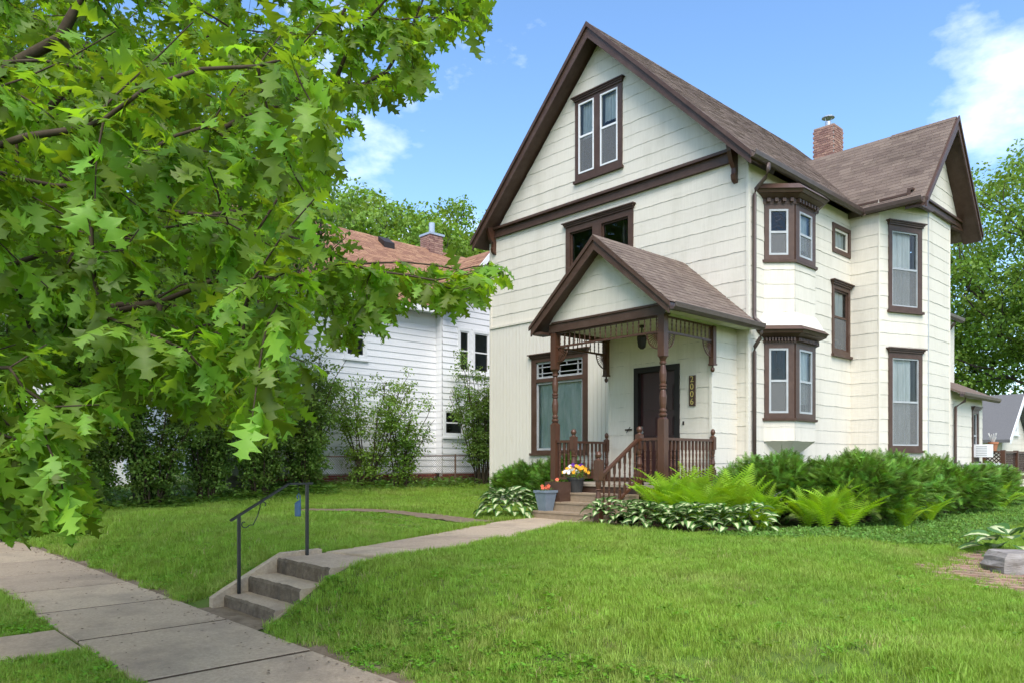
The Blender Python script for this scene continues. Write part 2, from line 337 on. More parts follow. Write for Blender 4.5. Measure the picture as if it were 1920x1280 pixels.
def window(parent, fr, u0, u1, z0, z1, ops, trim='brown', cap=.07, proud=.035, sill=True, name='window', capn='head_cap', sash_m='white', label=None):
    """casing with its openings; head cap, sill, sashes, panes, screens and curtains are pieces of it"""
    mb = MB(); hs = [(o['r'][0], o['r'][1], o['r'][2], o['r'][3]) for o in ops]
    P = fr.P
    for a, b, a0, a1, b0, b1 in clip(lambda z: u0, lambda z: u1, z0, z1, hs):
        mb.hexa([P(a0, a, -.03), P(a1, a, -.03), P(a1, a, proud), P(a0, a, proud)], [P(b0, b, -.03), P(b1, b, -.03), P(b1, b, proud), P(b0, b, proud)])
    wo = build(name, mb, trim, parent)
    if label: wo['label'] = label
    if cap:
        m2 = MB(); e = cap
        fr.box(m2, u0 - .02, u1 + .02, z1 - .001, z1 + .04, 0, proud + .03); fr.box(m2, u0 - .035, u1 + .035, z1 + .04, z1 + .075, 0, proud + .055); fr.box(m2, u0 - e, u1 + e, z1 + .075, z1 + .10, 0, proud + .085)
        build(capn, m2, trim, wo)
    if sill:
        m2 = MB(); fr.box(m2, u0 - .03, u1 + .03, z0 - .055, z0 + .001, 0, proud + .045); build('sill', m2, trim, wo)
    for o in ops:
        a, b, c, d = o['r']; sm = o.get('m', sash_m); fw = o.get('fw', .045); op = o.get('o', .012)
        ms = MB(); inner = [(a + fw, b - fw, c + fw, d - fw)]
        meet = o.get('meet')
        if meet: zm = c + (d - c) * meet; inner = [(a + fw, b - fw, c + fw, zm - .022), (a + fw, b - fw, zm + .022, d - fw)]
        for z_a, z_b, a0, a1, b0, b1 in clip(lambda z: a, lambda z: b, c, d, inner):
            ms.hexa([P(a0, z_a, op - .045), P(a1, z_a, op - .045), P(a1, z_a, op), P(a0, z_a, op)], [P(b0, z_b, op - .045), P(b1, z_b, op - .045), P(b1, z_b, op), P(b0, z_b, op)])
        so_ = build('sash', ms, sm, wo)
        for j, (pa, pb, pc, pd) in enumerate(inner):
            mp_ = MB(); mp_.add([P(pa, pc, op - .03), P(pb, pc, op - .03), P(pb, pd, op - .03), P(pa, pd, op - .03)], [(0, 1, 2, 3)]); build('pane', mp_, 'glass', wo)
            if o.get('screen') and j == 0:
                mp_ = MB(); mp_.add([P(pa, pc, op - .012), P(pb, pc, op - .012), P(pb, pd, op - .012), P(pa, pd, op - .012)], [(0, 1, 2, 3)]); build('screen', mp_, 'screen', wo)
        if o.get('muntin'):
            mm = MB()
            for (ua, ub, za, zb) in o['muntin']: fr.box(mm, ua, ub, za, zb, op - .036, op - .008)
            build('muntin', mm, sm, wo)
        if o.get('lead'):
            mm = MB(); la, lb, lc, ld = inner[-1]
            for t in o['lead']: 
                pts = [P(la + (lb - la) * x, lc + (ld - lc) * y, op - .026) for x, y in t]; mm.tube(pts, .0025, 4)
            build('leading', mm, 'gutter', wo)
        cm = o.get('curtain')
        if cm:
            mc = MB(); n = 40; cw0, cw1 = o.get('cspan', (a - .02, b + .02)); ct = o.get('ctop', d); cb = o.get('cbot', c)
            vs = []; fs = []; ph = random.uniform(0, 6)
            for i in range(n + 1):
                u = cw0 + (cw1 - cw0) * i / n; off = -.10 + .022 * math.sin(i * 1.35 + ph) + .012 * math.sin(i * .6 + ph)
                vs += [P(u, cb, off), P(u, ct, off)]
                if i: q = 2 * i; fs.append((q - 2, q, q + 1, q - 1))
            mc.add(vs, fs); build('curtain', mc, cm, wo, smooth=True)
    return wo
def zr(z): return z + HC
def rect(*a): return a
# ---------------------------------------------------------------- the house
house = thing('house', (-3.7, 3, 0), 'cream two-storey house with dark brown trim, steep front gable and bay windows', 'house')
ZB = -.35
XL = -7.42
F = Fr((XL, 0), (0, 0))
RT, RS = 10.58, 1.015           # underside of main roof at the ridge, slope
glo = lambda z: max(0.0, 3.71 - (RT - z) / RS); ghi = lambda z: min(7.42, 3.71 + (RT - z) / RS)
def U(x): return x - XL
LATT = [[(.0, .75), (.5, 1)], [(0, .5), (1, 1)], [(0, .25), (1, .75)], [(.5, 0), (1, .5)], [(1, .75), (.5, 1)], [(1, .5), (0, 1)], [(1, .25), (0, .75)], [(.5, .0), (0, .5)]]
LEADA = [[(.25, 1), (.25, .55), (.5, .35), (.75, .55), (.75, 1)], [(.38, 1), (.38, .62), (.5, .5), (.62, .62), (.62, 1)], [(.1, .05), (.3, .25), (.5, .12), (.7, .25), (.9, .05)], [(.5, .35), (.5, .12)], [(.12, .3), (.5, .42), (.88, .3)]]
# front wall openings
g = dict(r=(U(-4.315), U(-3.85), 7.72, 9.35), meet=.52, screen=1, fw=.035, o=.045, curtain='curtain', cspan=(U(-4.3), U(-3.95)), cbot=8.55)
g2 = dict(r=(U(-3.66), U(-3.16), 7.72, 9.35), meet=.52, screen=1, fw=.035, o=.045, curtain='curtain', cspan=(U(-3.64), U(-3.2)), cbot=8.75)
s1 = dict(r=(U(-4.60), U(-3.90), 4.95, 6.42), m='brown', fw=.035, o=-.01)
s2 = dict(r=(U(-3.64), U(-2.87), 4.95, 6.42), m='brown', fw=.035, o=-.01)
tr_ = (U(-5.73), U(-4.20), zr(2.02), zr(2.43)); mn_ = (U(-5.73), U(-4.20), zr(.27), zr(1.93))
a, b, c, d = tr_
mz = [(a + .05, b - .05, c + .12, c + .14), (a + .05, b - .05, d - .14, d - .12), (a + .17, a + .19, c + .05, d - .05), (b - .19, b - .17, c + .05, d - .05), ((a + b) / 2 - .01, (a + b) / 2 + .01, c + .05, c + .13), ((a + b) / 2 - .01, (a + b) / 2 + .01, c + .13, d - .13), ((a + b) / 2 - .22, (a + b) / 2 - .20, d - .13, d - .05), ((a + b) / 2 + .22, (a + b) / 2 + .24, d - .13, d - .05)]
t1 = dict(r=tr_, m='alu', fw=.05, muntin=mz, o=0.0); t2 = dict(r=mn_, m='alu', fw=.05, o=0.0, curtain='curtain_green')
WG = (U(-4.43), U(-3.04), 7.57, 9.43); W2 = (U(-4.73), U(-2.74), 4.8, 6.56); W1 = (U(-5.89), U(-4.04), zr(.2), zr(2.53))
holes = [g['r'], g2['r'], s1['r'], s2['r'], t1['r'], t2['r']]
cov = [WG, (W2[0], W2[1], W2[2], W2[3]), W1]
BZ = zr(3.48)
wall(house, F, ZB, 10.55, holes, glo, ghi, cover=cov + [(0, U(-2.6), ZB - 1, BZ)], name='wall')
# vertical boards below the belt, left of the vestibule
bw = MB(); 
for a, b, a0, a1, b0, b1 in clip(lambda z: 0., lambda z: U(-2.6), ZB, BZ, [W1]): bw.hexa([F.P(a0, a, 0), F.P(a1, a, 0), F.P(a1, a, .012), F.P(a0, a, .012)], [F.P(b0, b, 0), F.P(b1, b, 0), F.P(b1, b, .012), F.P(b0, b, .012)])
vb = build('board_panel', bw, 'boards', house)
u = .0; 
while u < U(-2.65):
    for run in runs(clip(lambda z: u + .004, lambda z: min(u + .118, U(-2.6)), ZB, BZ - .002, [W1])):
        b = MB()
        for a, bb, a0, a1, b0, b1 in run: F.box(b, a0, a1, a, bb, .010, .022)
        build('board', b, 'boards', vb)
    u += .122
b = MB(); F.box(b, -.01, U(-2.6), BZ - .03, BZ + .02, 0, .05); build('belt_moulding', b, 'siding', house)
b = MB(); F.box(b, -.04, .035, ZB, 6.75, -.02, .026); F.box(b, -.04, .0, ZB, 6.75, -.1, -.02); build('corner_board', b, 'siding', house)
window(house, F, *WG, [g, g2]); window(house, F, *W2, [s1, s2]); window(house, F, *W1, [t1, t2])
# frieze band across the gable foot
b = MB(); F.box(b, .12, U(-.36), zr(5.84), zr(6.0), 0, .06); F.box(b, .12, U(-.36), zr(6.0), zr(6.06), 0, .13); F.box(b, .12, U(-.36), zr(5.80), zr(5.84), 0, .085); build('frieze_band', b, 'brown', house)
# right side wall, front part
Sd = Fr((0, 0), (0, 4.62))
sw = dict(r=(3.75, 4.48, zr(4.80), zr(5.27)), m='boards', fw=.05, curtain='curtain', o=.0); mw = dict(r=(3.72, 4.46, zr(2.52), zr(3.88)), m='brown', meet=.55, fw=.04, o=.0, screen=1, curtain='curtain', cbot=zr(3.3))
SW = (3.64, 4.585, zr(4.70), zr(5.36)); MW = (3.62, 4.56, zr(2.42), zr(3.97))
ZE = 6.78
orc = [(.592, 2.324, zr(.35), zr(5.42))]
wall(house, Sd, ZB, ZE, [sw['r'], mw['r'], (.75, 2.16, zr(.9), zr(2.3)), (.75, 2.16, zr(3.98), zr(5.1))], cover=[SW, MW] + orc)
window(house, Sd, *SW, [sw], cap=0, sill=False); window(house, Sd, *MW, [mw])
b = MB(); b.box(-.03, .022, -.03, .05, ZB, 6.7); build('corner_board', b, 'siding', house)
# ---- oriel bays
PO = [(0, .592), (.4266, 1.019), (.4266, 1.897), (0, 2.324)]
def offs(pts, o):  # offset of the 3-sided plan
    k = o * math.tan(R(22.5)); return [(0, pts[0][1] - o * math.sqrt(2) ), (pts[1][0] + o, pts[1][1] - k), (pts[2][0] + o, pts[2][1] + k), (0, pts[3][1] + o * math.sqrt(2))]
def ring(mb, z0, o0, z1, o1, back=0.0):
    a = offs(PO, o0); b_ = offs(PO, o1); n = 4
    vs = [(x, y, z0) for x, y in a] + [(x, y, z1) for x, y in b_]
    return mb.add(vs, [(0, 1, 5, 4), (1, 2, 6, 5), (2, 3, 7, 6), (3, 2, 1, 0), (4, 5, 6, 7)])
def oriel(zs, zt, zc, dent, lead):
    bay = None
    mb = MB(); frs = [Fr(PO[i], PO[i + 1]) for i in range(3)]
    for i, fr in enumerate(frs):
        if i == 2: ops = [dict(r=(.10, fr.len - .10, zs + .13, zt - .08), meet=.5, fw=.04, o=.02)]
        else:
            m0 = .10 if i == 0 else .17
            ops = [dict(r=(m0, fr.len - (.13 if i == 0 else .16), zs + .10, zt - .10), m='alu', meet=.5, fw=.038, o=.02, screen=1, curtain='curtain' if i == 1 else None, cbot=zs + .3, lead=lead if i == 0 else None)]
        wo = window(bay or house, fr, 0.012, fr.len - .012, zs, zt, ops, cap=0, sill=False, name='bay_window' if i == 0 else 'window', proud=.02)
    b = MB(); ring(b, zs - .05, .05, zs, .055); build('sill', b, 'brown', wo)
    b = MB(); ring(b, zt - .0, .03, zt + .10, .03); ring(b, zt + .101, .05, zt + .17, .17); ring(b, zt + .171, .20, zt + .235, .23); ring(b, zt + .236, .26, zc, .12); c_ = build('cornice', b, 'brown', house)
    for i, fr in enumerate(frs):
        n = max(3, int(fr.len / dent))
        for j in range(n):
            u = (j + .5) * fr.len / n; q = MB(); fr.box(q, u - dent * .27, u + dent * .27, zt + .03, zt + .10, .028, .095); build('dentil', q, 'brown', c_)
    return frs
LW = [[(.1, .95), (.4, .6), (.15, .3), (.5, .05)], [(.5, 1), (.75, .7), (.4, .45), (.8, .2)], [(.2, .7), (.6, .8), (.9, .5)], [(.1, .15), (.45, .3), (.9, .1)], [(.3, .5), (.6, .6), (.7, .9)]]
oriel(zr(3.95), zr(5.05), zr(5.42), .125, LW)
oriel(zr(.85), zr(2.32), zr(2.68), .06, LEADA)
ow = MB(); frs = [Fr(PO[i], PO[i + 1]) for i in range(3)]
for fr in frs:
    wall(house, fr, zr(2.9), zr(3.90), [], thick=.05); wall(house, fr, zr(.40), zr(.80), [], thick=.05)
fl = MB(); ring(fl, zr(2.64), .17, zr(2.92), .02); build('flared_skirt', fl, 'siding', house)
fl = MB(); a4 = offs(PO, .012); vs = [(x, y, zr(.41)) for x, y in a4] + [(0, 1.0, zr(.1)), (.08, 1.2, zr(.1)), (.08, 1.72, zr(.1)), (0, 1.92, zr(.1))]; fl.add(vs, [(0, 4, 5, 1), (1, 5, 6, 2), (2, 6, 7, 3), (4, 7, 6, 5)]); build('bay_underside', fl, 'siding', house)
# ---- side wing with clipped corner
Aw = Fr((0, 4.62), (.65, 4.62)); Bw = Fr((.65, 4.62), (1.219, 6.034)); Cw = Fr((1.219, 6.034), (1.219, 7.54)); Dw = Fr((1.219, 7.54), (.65, 8.95)); Ew = Fr((.65, 8.95), (0, 8.95))
uw = dict(r=(.37, 1.17, zr(3.55), zr(5.27)), m='alu', meet=.5, fw=.03, o=.02, screen=1, curtain='curtain', cspan=(.36, 1.06)); lw = dict(r=(.38, 1.20, zr(.36), zr(2.37)), m='alu', meet=.5, fw=.03, o=.02, screen=1, curtain='curtain', cspan=(.36, 1.08))
UW = (.27, 1.30, zr(3.45), zr(5.40)); LWn = (.27, 1.31, zr(.25), zr(2.50))
ZW = zr(5.93)
wall(house, Aw, ZB, ZW, []); wall(house, Bw, ZB, ZW, [uw['r'], lw['r']], cover=[UW, LWn]); wall(house, Cw, ZB, ZW, []); wall(house, Dw, ZB, ZW, []); wall(house, Ew, ZB, ZW, [])
window(house, Bw, *UW, [uw]); window(house, Bw, *LWn, [lw])
for q in ((.65, 4.62), (1.219, 6.034), (1.219, 7.54)):
    b = MB(); b.lathe(q[0], q[1], [(ZB, .022), (ZW, .022)], 8); build('corner_strip', b, 'alu' if q[1] < 6.1 and q[1] > 5 else 'siding', house)
GX = 1.25; RY, RZ = 6.6, zr(8.10)
slF, slB = 1.13, 1.28
Gw = Fr((GX, 4.5), (GX, 8.6))
wall(house, Gw, zr(5.95), RZ - .22, [], lo=lambda z: max(0, RY - 4.5 - (RZ - .2 - z) / slF), hi=lambda z: min(4.1, RY - 4.5 + (RZ - .2 - z) / slB), thick=.06)
b = MB(); b.box(GX, GX + .07, 4.62, 8.45, zr(5.86), zr(5.98)); b.box(GX, GX + .12, 4.62, 8.45, zr(5.98), zr(6.03)); build('gable_band', b, 'brown', house)
b = MB(); b.box(.0, GX, 4.6, 8.45, zr(5.88), zr(5.93)); build('soffit', b, 'brown', house)
b = MB(); b.bar((1.23, 4.75, zr(5.84)), (1.3, 6.0, zr(5.84)), .09, .08); b.bar((1.23, 7.55, zr(5.84)), (1.3, 8.4, zr(5.84)), .09, .08); build('soffit_bracket', b, 'brown', house)
# hidden walls that close the volume
for p, q, zt in (((0, 8.95), (0, 9.2), ZE), ((0, 9.2), (XL, 9.2), ZE), ((XL, 9.2), (XL, 0), ZE), ((0, 9.2), (0, 12.0), 5.2), ((0, 12.0), (XL, 12.0), 5.2)): wall(house, Fr(p, q), ZB, zt, [], exp=20, wave=0)
b = MB(); b.box(XL + .15, -.15, .15, 9.0, 3.75, 3.85); b.box(XL + .15, -.15, .15, 9.0, .55, .6); b.box(XL + .15, -.15, .15, 9.0, 6.85, 6.9); build('floor_slab', b, 'interior', house)
b = MB(); b.box(XL + .15, -.15, 3.2, 3.25, .6, 6.8); b.box(-3.2, -3.15, .2, 3.2, .6, 6.8); b.box(-2.5, -.15, 2.75, 2.8, .6, 6.8); b.box(-2.5, -2.45, 2.8, 9, .6, 6.8); build('partition', b, 'interior', house)
# ---- main roof
RTOP = 10.86; YF, YBk = -.39, 9.4; EX = 3.99; CX = -3.71
def slab(mb, x0, z0, x1, z1, y0, y1, t): return mb.hexa([(x0, y0, z0 - t), (x1, y0, z1 - t), (x1, y1, z1 - t), (x0, y1, z0 - t)], [(x0, y0, z0), (x1, y0, z1), (x1, y1, z1), (x0, y1, z0)])
ZEV = RTOP - RS * EX
b = MB(); slab(b, CX - EX, ZEV, CX, RTOP, YF, YBk, .14); slab(b, CX, RTOP, CX + EX, ZEV, YF, YBk, .14); roof = build('roof', b, 'shingle_joined', house, rnd=True)
b = MB()
for sg in (-1, 1): 
    b.hexa(*[[(CX, y, RTOP - .145 - k) if j in (0, 3) else (CX + sg * (EX - .02), y, ZEV - .145 + .02 - k) for j, y in ((0, YF + .03), (1, YF + .03), (2, YF + .45), (3, YF + .45))] for k in (.05, 0)])
build('soffit', b, 'brown', house)
for sg in (-1, 1):
    b = MB(); y0 = YF
    b.prism([(CX, y0, RTOP - .02), (CX + sg * EX, y0, ZEV - .02), (CX + sg * EX, y0, ZEV - .25), (CX, y0, RTOP - .34)], (0, -.035, 0))
    b.prism([(CX, y0 - .036, RTOP + .012), (CX + sg * (EX + .03), y0 - .036, ZEV - .018), (CX + sg * (EX + .03), y0 - .036, ZEV - .12), (CX, y0 - .036, RTOP - .10)], (0, -.045, 0))
    build('bargeboard', b, 'brown', house)
# shingle courses on main roof: real tabs joined (seen at a grazing angle)
def shingles(parent, O, ud, vd, ulen, vlen, tab, exp, indiv, m1='shingle', m2='shingle_joined', uclip=None, name='shingle'):
    """O eave corner, ud along eave, vd up the slope"""
    O = Vector(O); ud = Vector(ud).normalized(); vd = Vector(vd).normalized(); nn = ud.cross(vd).normalized()
    if nn.z < 0: nn = -nn
    M = Matrix((ud, vd, nn)).transposed(); items = []
    nv = int(vlen / exp)
    for j in range(nv):
        off = random.uniform(0, tab); u = -off
        while u < ulen:
            a, b_ = max(u, 0), min(u + tab, ulen); u += tab
            lo, hi = (uclip(j * exp, (j + 1) * exp) if uclip else (0, ulen)); a = max(a, lo); b_ = min(b_, hi)
            if b_ - a > .03: items.append((j * exp, a, b_ - a, O + ud * ((a + b_) / 2) + vd * (j * exp)))
    base = []
    for q in range(4):
        t = MB(); h = exp * 1.25; e = [random.uniform(-.006, .006) for _ in range(2)]; th = random.uniform(.007, .013)
        t.hexa([(-.49, e[0], .002), (.49, e[1], .002), (.49, e[1], th), (-.49, e[0], th)], [(-.49, h, -.004), (.49, h, -.004), (.49, h, .002), (-.49, h, .002)])
        base.append(mesh('shingle', t, m1))
    cp = Vector((CAMP[0], CAMP[1], HC)); items.sort(key=lambda i: (i[3] - cp).length if indiv else 0)
    rest = MB(); eul = M.to_euler()
    for k, (v, a, wd, p) in enumerate(items):
        if k < indiv: link(name, base[k % 4], parent, p, eul, (wd, 1, 1))
        else:
            rest.ca = random.random(); th = random.uniform(.007, .014); h = exp * 1.2; e = random.uniform(-.006, .006)
            q = lambda x, y, z: p + ud * x + vd * y + nn * z
            rest.add([q(-wd * .49, e, 0), q(wd * .49, e, 0), q(wd * .49, e, th), q(-wd * .49, e, th), q(wd * .49, h, .003), q(-wd * .49, h, .003)], [(0, 1, 2, 3), (3, 2, 4, 5), (1, 4, 2), (0, 3, 5)])
    if rest.v: build('shingle_field', rest, m2, parent, rnd=True, kind='stuff')
sl = math.hypot(EX, RTOP - ZEV)
shingles(roof, (CX + EX, YF - .05, ZEV + .004), (0, 1, 0), (-EX, 0, RTOP - ZEV), 9.5, sl, .30, .14, 0)
# wing roof
eF = (RY - 4.5); zF = RZ - slF * eF; eB = 1.86; zB_ = RZ - slB * eB; WX0, WX1 = -2.9, 1.66
b = MB()
b.hexa([(WX0, 4.5, zF - .12), (WX1, 4.5, zF - .12), (WX1, RY, RZ - .12), (WX0, RY, RZ - .12)], [(WX0, 4.5, zF), (WX1, 4.5, zF), (WX1, RY, RZ), (WX0, RY, RZ)])
b.hexa([(WX0, RY, RZ - .12), (WX1, RY, RZ - .12), (WX1, RY + eB, zB_ - .12), (WX0, RY + eB, zB_ - .12)], [(WX0, RY, RZ), (WX1, RY, RZ), (WX1, RY + eB, zB_), (WX0, RY + eB, zB_)])
wroof = build('roof', b, 'shingle_joined', house, rnd=True)
sl2 = math.hypot(eF, RZ - zF)
def valley(v0, v1):    # main roof hides the far part: clip at the valley line
    z = zF + v1 / sl2 * (RZ - zF); x = CX + (RTOP - z) / RS; return (max(0, x - .25 - WX0), 99)
shingles(wroof, (WX0, 4.495, zF + .004), (1, 0, 0), (0, eF, RZ - zF), WX1 - WX0, sl2, .30, .135, 300, uclip=valley)
b = MB(); n = 16
for i in range(n):
    x = 0.2 + i * .095; 
    if x > WX1 - .05: break
    b.hexa([(x, RY - .11, RZ - .10 + .012), (x + .13, RY - .11, RZ - .11 + .012), (x + .13, RY + .11, RZ - .14), (x, RY + .11, RZ - .13)], [(x, RY - .11, RZ - .085), (x + .13, RY - .11, RZ - .10), (x + .13, RY, RZ + .012), (x, RY, RZ + .022)])
build('ridge_cap', b, 'shingle_joined', wroof, rnd=True)
for sg, sp, zz, e_ in ((-1, slF, zF, eF), (1, slB, zB_, eB)):
    b = MB(); yE = RY + sg * e_
    b.prism([(WX1, RY, RZ - .02), (WX1, yE, zz - .02), (WX1, yE, zz - .22), (WX1, RY, RZ - .3)], (.035, 0, 0)); b.prism([(WX1 + .036, RY, RZ + .015), (WX1 + .036, yE, zz - .015), (WX1 + .036, yE, zz - .10), (WX1 + .036, RY, RZ - .09)], (.03, 0, 0))
    build('bargeboard', b, 'brown', house)
    b = MB(); b.hexa([(GX, RY, RZ - .19), (GX, yE, zz - .19), (WX1 - .01, yE, zz - .19), (WX1 - .01, RY, RZ - .19)], [(GX, RY, RZ - .13), (GX, yE, zz - .13), (WX1 - .01, yE, zz - .13), (WX1 - .01, RY, RZ - .13)]); build('soffit', b, 'brown', house)
# gutters and downspouts
def gutter(p, q, side):
    p = Vector(p); q = Vector(q); s = Vector(side) ; b = MB()
    prof = [(0, .0), (0, -.10), (.07, -.11), (.105, -.07), (.12, .0), (.128, 0), (.128, -.008), (.113, -.078), (.075, -.122), (-.006, -.112), (-.006, 0)]
    n = len(prof); d_ = (q - p)
    b.prism([p + s * x + Vector((0, 0, z)) for x, z in prof], d_)
    return build('gutter', b, 'gutter', house)
gutter((CX + EX - .01, YF - .03, ZEV - .015), (CX + EX - .01, 4.50, ZEV - .015), (1, 0, 0))
gutter((.42, 4.49, zF + .01), (WX1 - .04, 4.49, zF + .01), (0, -1, 0))
def spout(pts, r=.038): b = MB(); b.tube(pts, r, 8); return build('downspout', b, 'gutter', house, smooth=True)
ze = ZEV - .13
spout([(.36, .10, ze), (.36, .10, ze - .12), (.30, .11, ze - .25), (.09, .115, ze - .42), (.065, .115, ze - .52), (.065, .115, 3.86), (.075, .115, 3.78), (.19, .11, 3.68), (.205, .11, 3.58), (.205, .11, 3.48), (.19, .11, 3.40), (.075, .115, 3.25), (.065, .115, 3.15), (.065, .115, .05)])
# brackets under the gable ends of the eaves
for bx in (-.26, -7.26):
    b = MB(); pr = [(0, 0), (-.36, 0), (-.36, -.10), (-.30, -.16), (-.27, -.34), (-.20, -.52), (-.10, -.62), (-.10, -.72), (-.13, -.76), (-.11, -.84), (-.06, -.88), (0, -.90)]
    b.prism([(bx - .045, y, zr(6.28) + z) for y, z in pr], (.09, 0, 0)); build('eave_bracket', b, 'brown_red', house)
# chimney
chx, chy = -2.7, 9.5
b = MB(); b.box(chx - .31, chx + .31, chy - .31, chy + .31, 8.6, zr(10.07)); ch = build('chimney', b, 'mortar', house)
b = MB(); z = 9.0; k = 0
while z < zr(10.05):
    for sx in range(4):
        b.ca = random.random(); o = .08 if k % 2 else 0; x = chx - .325 + sx * .165 + o - .04
        b.box(max(chx - .33, x), min(chx + .33, x + .155), chy - .325, chy - .25, z, z + .058); b.ca = random.random()
        y = chy - .325 + sx * .165 - o + .04; b.box(chx + .25, chx + .325, max(chy - .32, y), min(chy + .33, y + .155), z, z + .058)
    z += .07; k += 1
build('brickwork', b, 'brick', ch, rnd=True, kind='stuff')
b = MB(); b.lathe(chx, chy, [(zr(10.07), .33), (zr(10.12), .25), (zr(10.13), .1)], 4, R(45)); build('chimney_crown', b, 'mortar', ch)
b = MB(); b.lathe(chx, chy, [(zr(10.1), .09), (zr(10.28), .09)], 10); [b.bar((chx + .08 * math.cos(q), chy + .08 * math.sin(q), zr(10.28)), (chx + .1 * math.cos(q), chy + .1 * math.sin(q), zr(10.42)), .015, .015) for q in (0, 2.1, 4.2)]; b.lathe(chx, chy, [(zr(10.40), .19), (zr(10.42), .19), (zr(10.50), .03)], 12); build('flue_cap', b, 'galv', ch)
# rear single-storey extension
Rx = Fr((.8, 8.95), (.8, 11.8)); rw = dict(r=(1.95, 2.35, zr(.1), zr(1.35)), m='alu', meet=.5, fw=.03, o=.0)
wall(house, Rx, ZB, zr(1.85), [rw['r']], cover=[(1.85, 2.45, zr(0), zr(1.45))]); window(house, Rx, 1.85, 2.45, zr(0), zr(1.45), [rw])
wall(house, Fr((.8, 11.8), (0, 11.8)), ZB, zr(1.9), [])
b = MB(); b.hexa([(1.05, 8.95, zr(1.78)), (1.05, 12.3, zr(1.78)), (0, 12.3, zr(2.3)), (0, 8.95, zr(2.3))], [(1.05, 8.95, zr(1.84)), (1.05, 12.3, zr(1.84)), (0, 12.3, zr(2.36)), (0, 8.95, zr(2.36))]); build('roof', b, 'shingle_joined', house, rnd=True)
gutter((1.04, 8.97, zr(1.82)), (1.04, 12.3, zr(1.82)), (1, 0, 0))
spout([(1.1, 9.25, zr(1.72)), (1.08, 9.25, zr(1.6)), (.87, 9.2, zr(1.45)), (.86, 9.2, .0)])
b = MB(); b.hexa([(.22, 9.2, 5.2), (.22, 11.9, 5.2), (-3, 11.9, 6.6), (-3, 9.2, 6.6)], [(.22, 9.2, 5.27), (.22, 11.9, 5.27), (-3, 11.9, 6.67), (-3, 9.2, 6.67)]); build('roof', b, 'shingle_joined', house, rnd=True); gutter((.21, 9.2, 5.26), (.21, 11.9, 5.26), (1, 0, 0)); spout([(.27, 11.2, 5.15), (.26, 11.2, 5.05), (.1, 11.2, 4.85), (.06, 11.2, 4.6)])
# ---------------------------------------------------------------- vestibule and entry porch (parts of the house)
YV, YP = -.888, -2.509
V1 = Fr((-2.686, YV), (-.25, YV)); V2 = Fr((-.25, YV), (-.25, 0)); V0 = Fr((-2.686, 0), (-2.686, YV))
ZF_ = zr(-.415); ZC = zr(2.56)
dh = (-2.031 + 2.686, -.942 + 2.686, ZF_, zr(1.885))
wall(house, V1, ZB, ZC + .3, [dh], exp=.285, phase=zr(-.32)); wall(house, V2, ZB, ZC + .1, [], exp=.285, phase=zr(-.32)); wall(house, V0, ZB, ZC + .1, [], m='boards', exp=9, wave=0)
b = MB(); V1.box(b, -.02, .02, ZB, ZC, -.01, .024); build('corner_board', b, 'boards', house)
b = MB(); V1.box(b, V1.len - .035, V1.len + .022, ZB, ZC, -.03, .024); build('corner_board', b, 'boards', house)
b = MB(); V1.box(b, .02, dh[0], ZF_ - .04, ZF_ + .085, .02, .045); V1.box(b, dh[1], V1.len, ZF_ - .04, ZF_ + .085, .02, .045); build('base_board', b, 'brown', house)
# door
u0, u1, z0, z1 = dh
b = MB(); V1.box(b, u0 - .0, u0 + .11, z0, z1, -.12, .035); V1.box(b, u1 - .11, u1, z0, z1, -.12, .035); V1.box(b, u0 + .11, u1 - .11, z1 - .11, z1, -.12, .035); V1.box(b, u0, u1, z0 - .01, z0 + .03, -.14, .05)
door = build('door', b, 'doorframe', house)
b = MB(); V1.box(b, u0 + .11, u1 - .11, z0 + .03, z1 - .11, -.11, -.06); lf = build('door_leaf', b, 'door', door)
for (pa, pb, pc, pd) in ((.07, .40, .18, .80), (.47, .80, .18, .80), (.07, .40, .92, 1.30), (.47, .80, .92, 1.30), (.07, .80, 1.42, 1.92)):
    b = MB(); V1.box(b, u0 + .11 + pa, u0 + .11 + pb, z0 + pc, z0 + pd, -.061, -.045); V1.box(b, u0 + .13 + pa, u0 + .09 + pb, z0 + pc + .02, z0 + pd - .02, -.045, -.035); build('door_panel', b, 'door', door)
b = MB(); V1.box(b, u0 + .125, u0 + .165, z0 + .92, z0 + 1.12, -.06, -.03); P_ = V1.P(u0 + .15, z0 + 1.0, -.03); b.tube([V1.P(u0 + .15, z0 + 1.02, -.04), V1.P(u0 + .15, z0 + 1.02, .02), V1.P(u0 + .24, z0 + 1.0, .02)], .012, 6); build('door_handle', b, 'galv', door)
b = MB(); V1.box(b, u1 + .075, u1 + .10, zr(.70), zr(.77), .0, .03); build('doorbell', b, 'doorframe', house)
b = MB(); V1.box(b, u0 - .22, u0 - .05, zr(.63), zr(.66), .015, .04); b.bar(V1.P(u0 - .17, zr(.58), .05), V1.P(u0 - .08, zr(.70), .05), .012, .012); build('mail_slot', b, 'lamp_metal', house)
# number plaque
u = -.65 + 2.686
b = MB(); V1.box(b, u - .068, u + .068, zr(1.05), zr(1.63), .012, .035); pq = build('number_plaque', b, 'brown', house); pq['label'] = 'narrow brown plaque with the number 2006 in gold digits'
for i, ch_ in enumerate('2006'):
    cu = bpy.data.curves.new('digit', 'FONT'); cu.body = ch_; cu.size = .165; cu.align_x = 'CENTER'; cu.align_y = 'CENTER'; cu.extrude = .004; cu.bevel_depth = .0
    to = bpy.data.objects.new('digit', cu); COL.objects.link(to); dg = bpy.context.evaluated_depsgraph_get(); me = bpy.data.meshes.new_from_object(to.evaluated_get(dg)); bpy.data.objects.remove(to)
    me.materials.clear(); me.materials.append(MATS['gold'])
    link('digit', me, pq, V1.P(u, zr(1.555 - .142 * i), .041), (R(90), 0, 0))
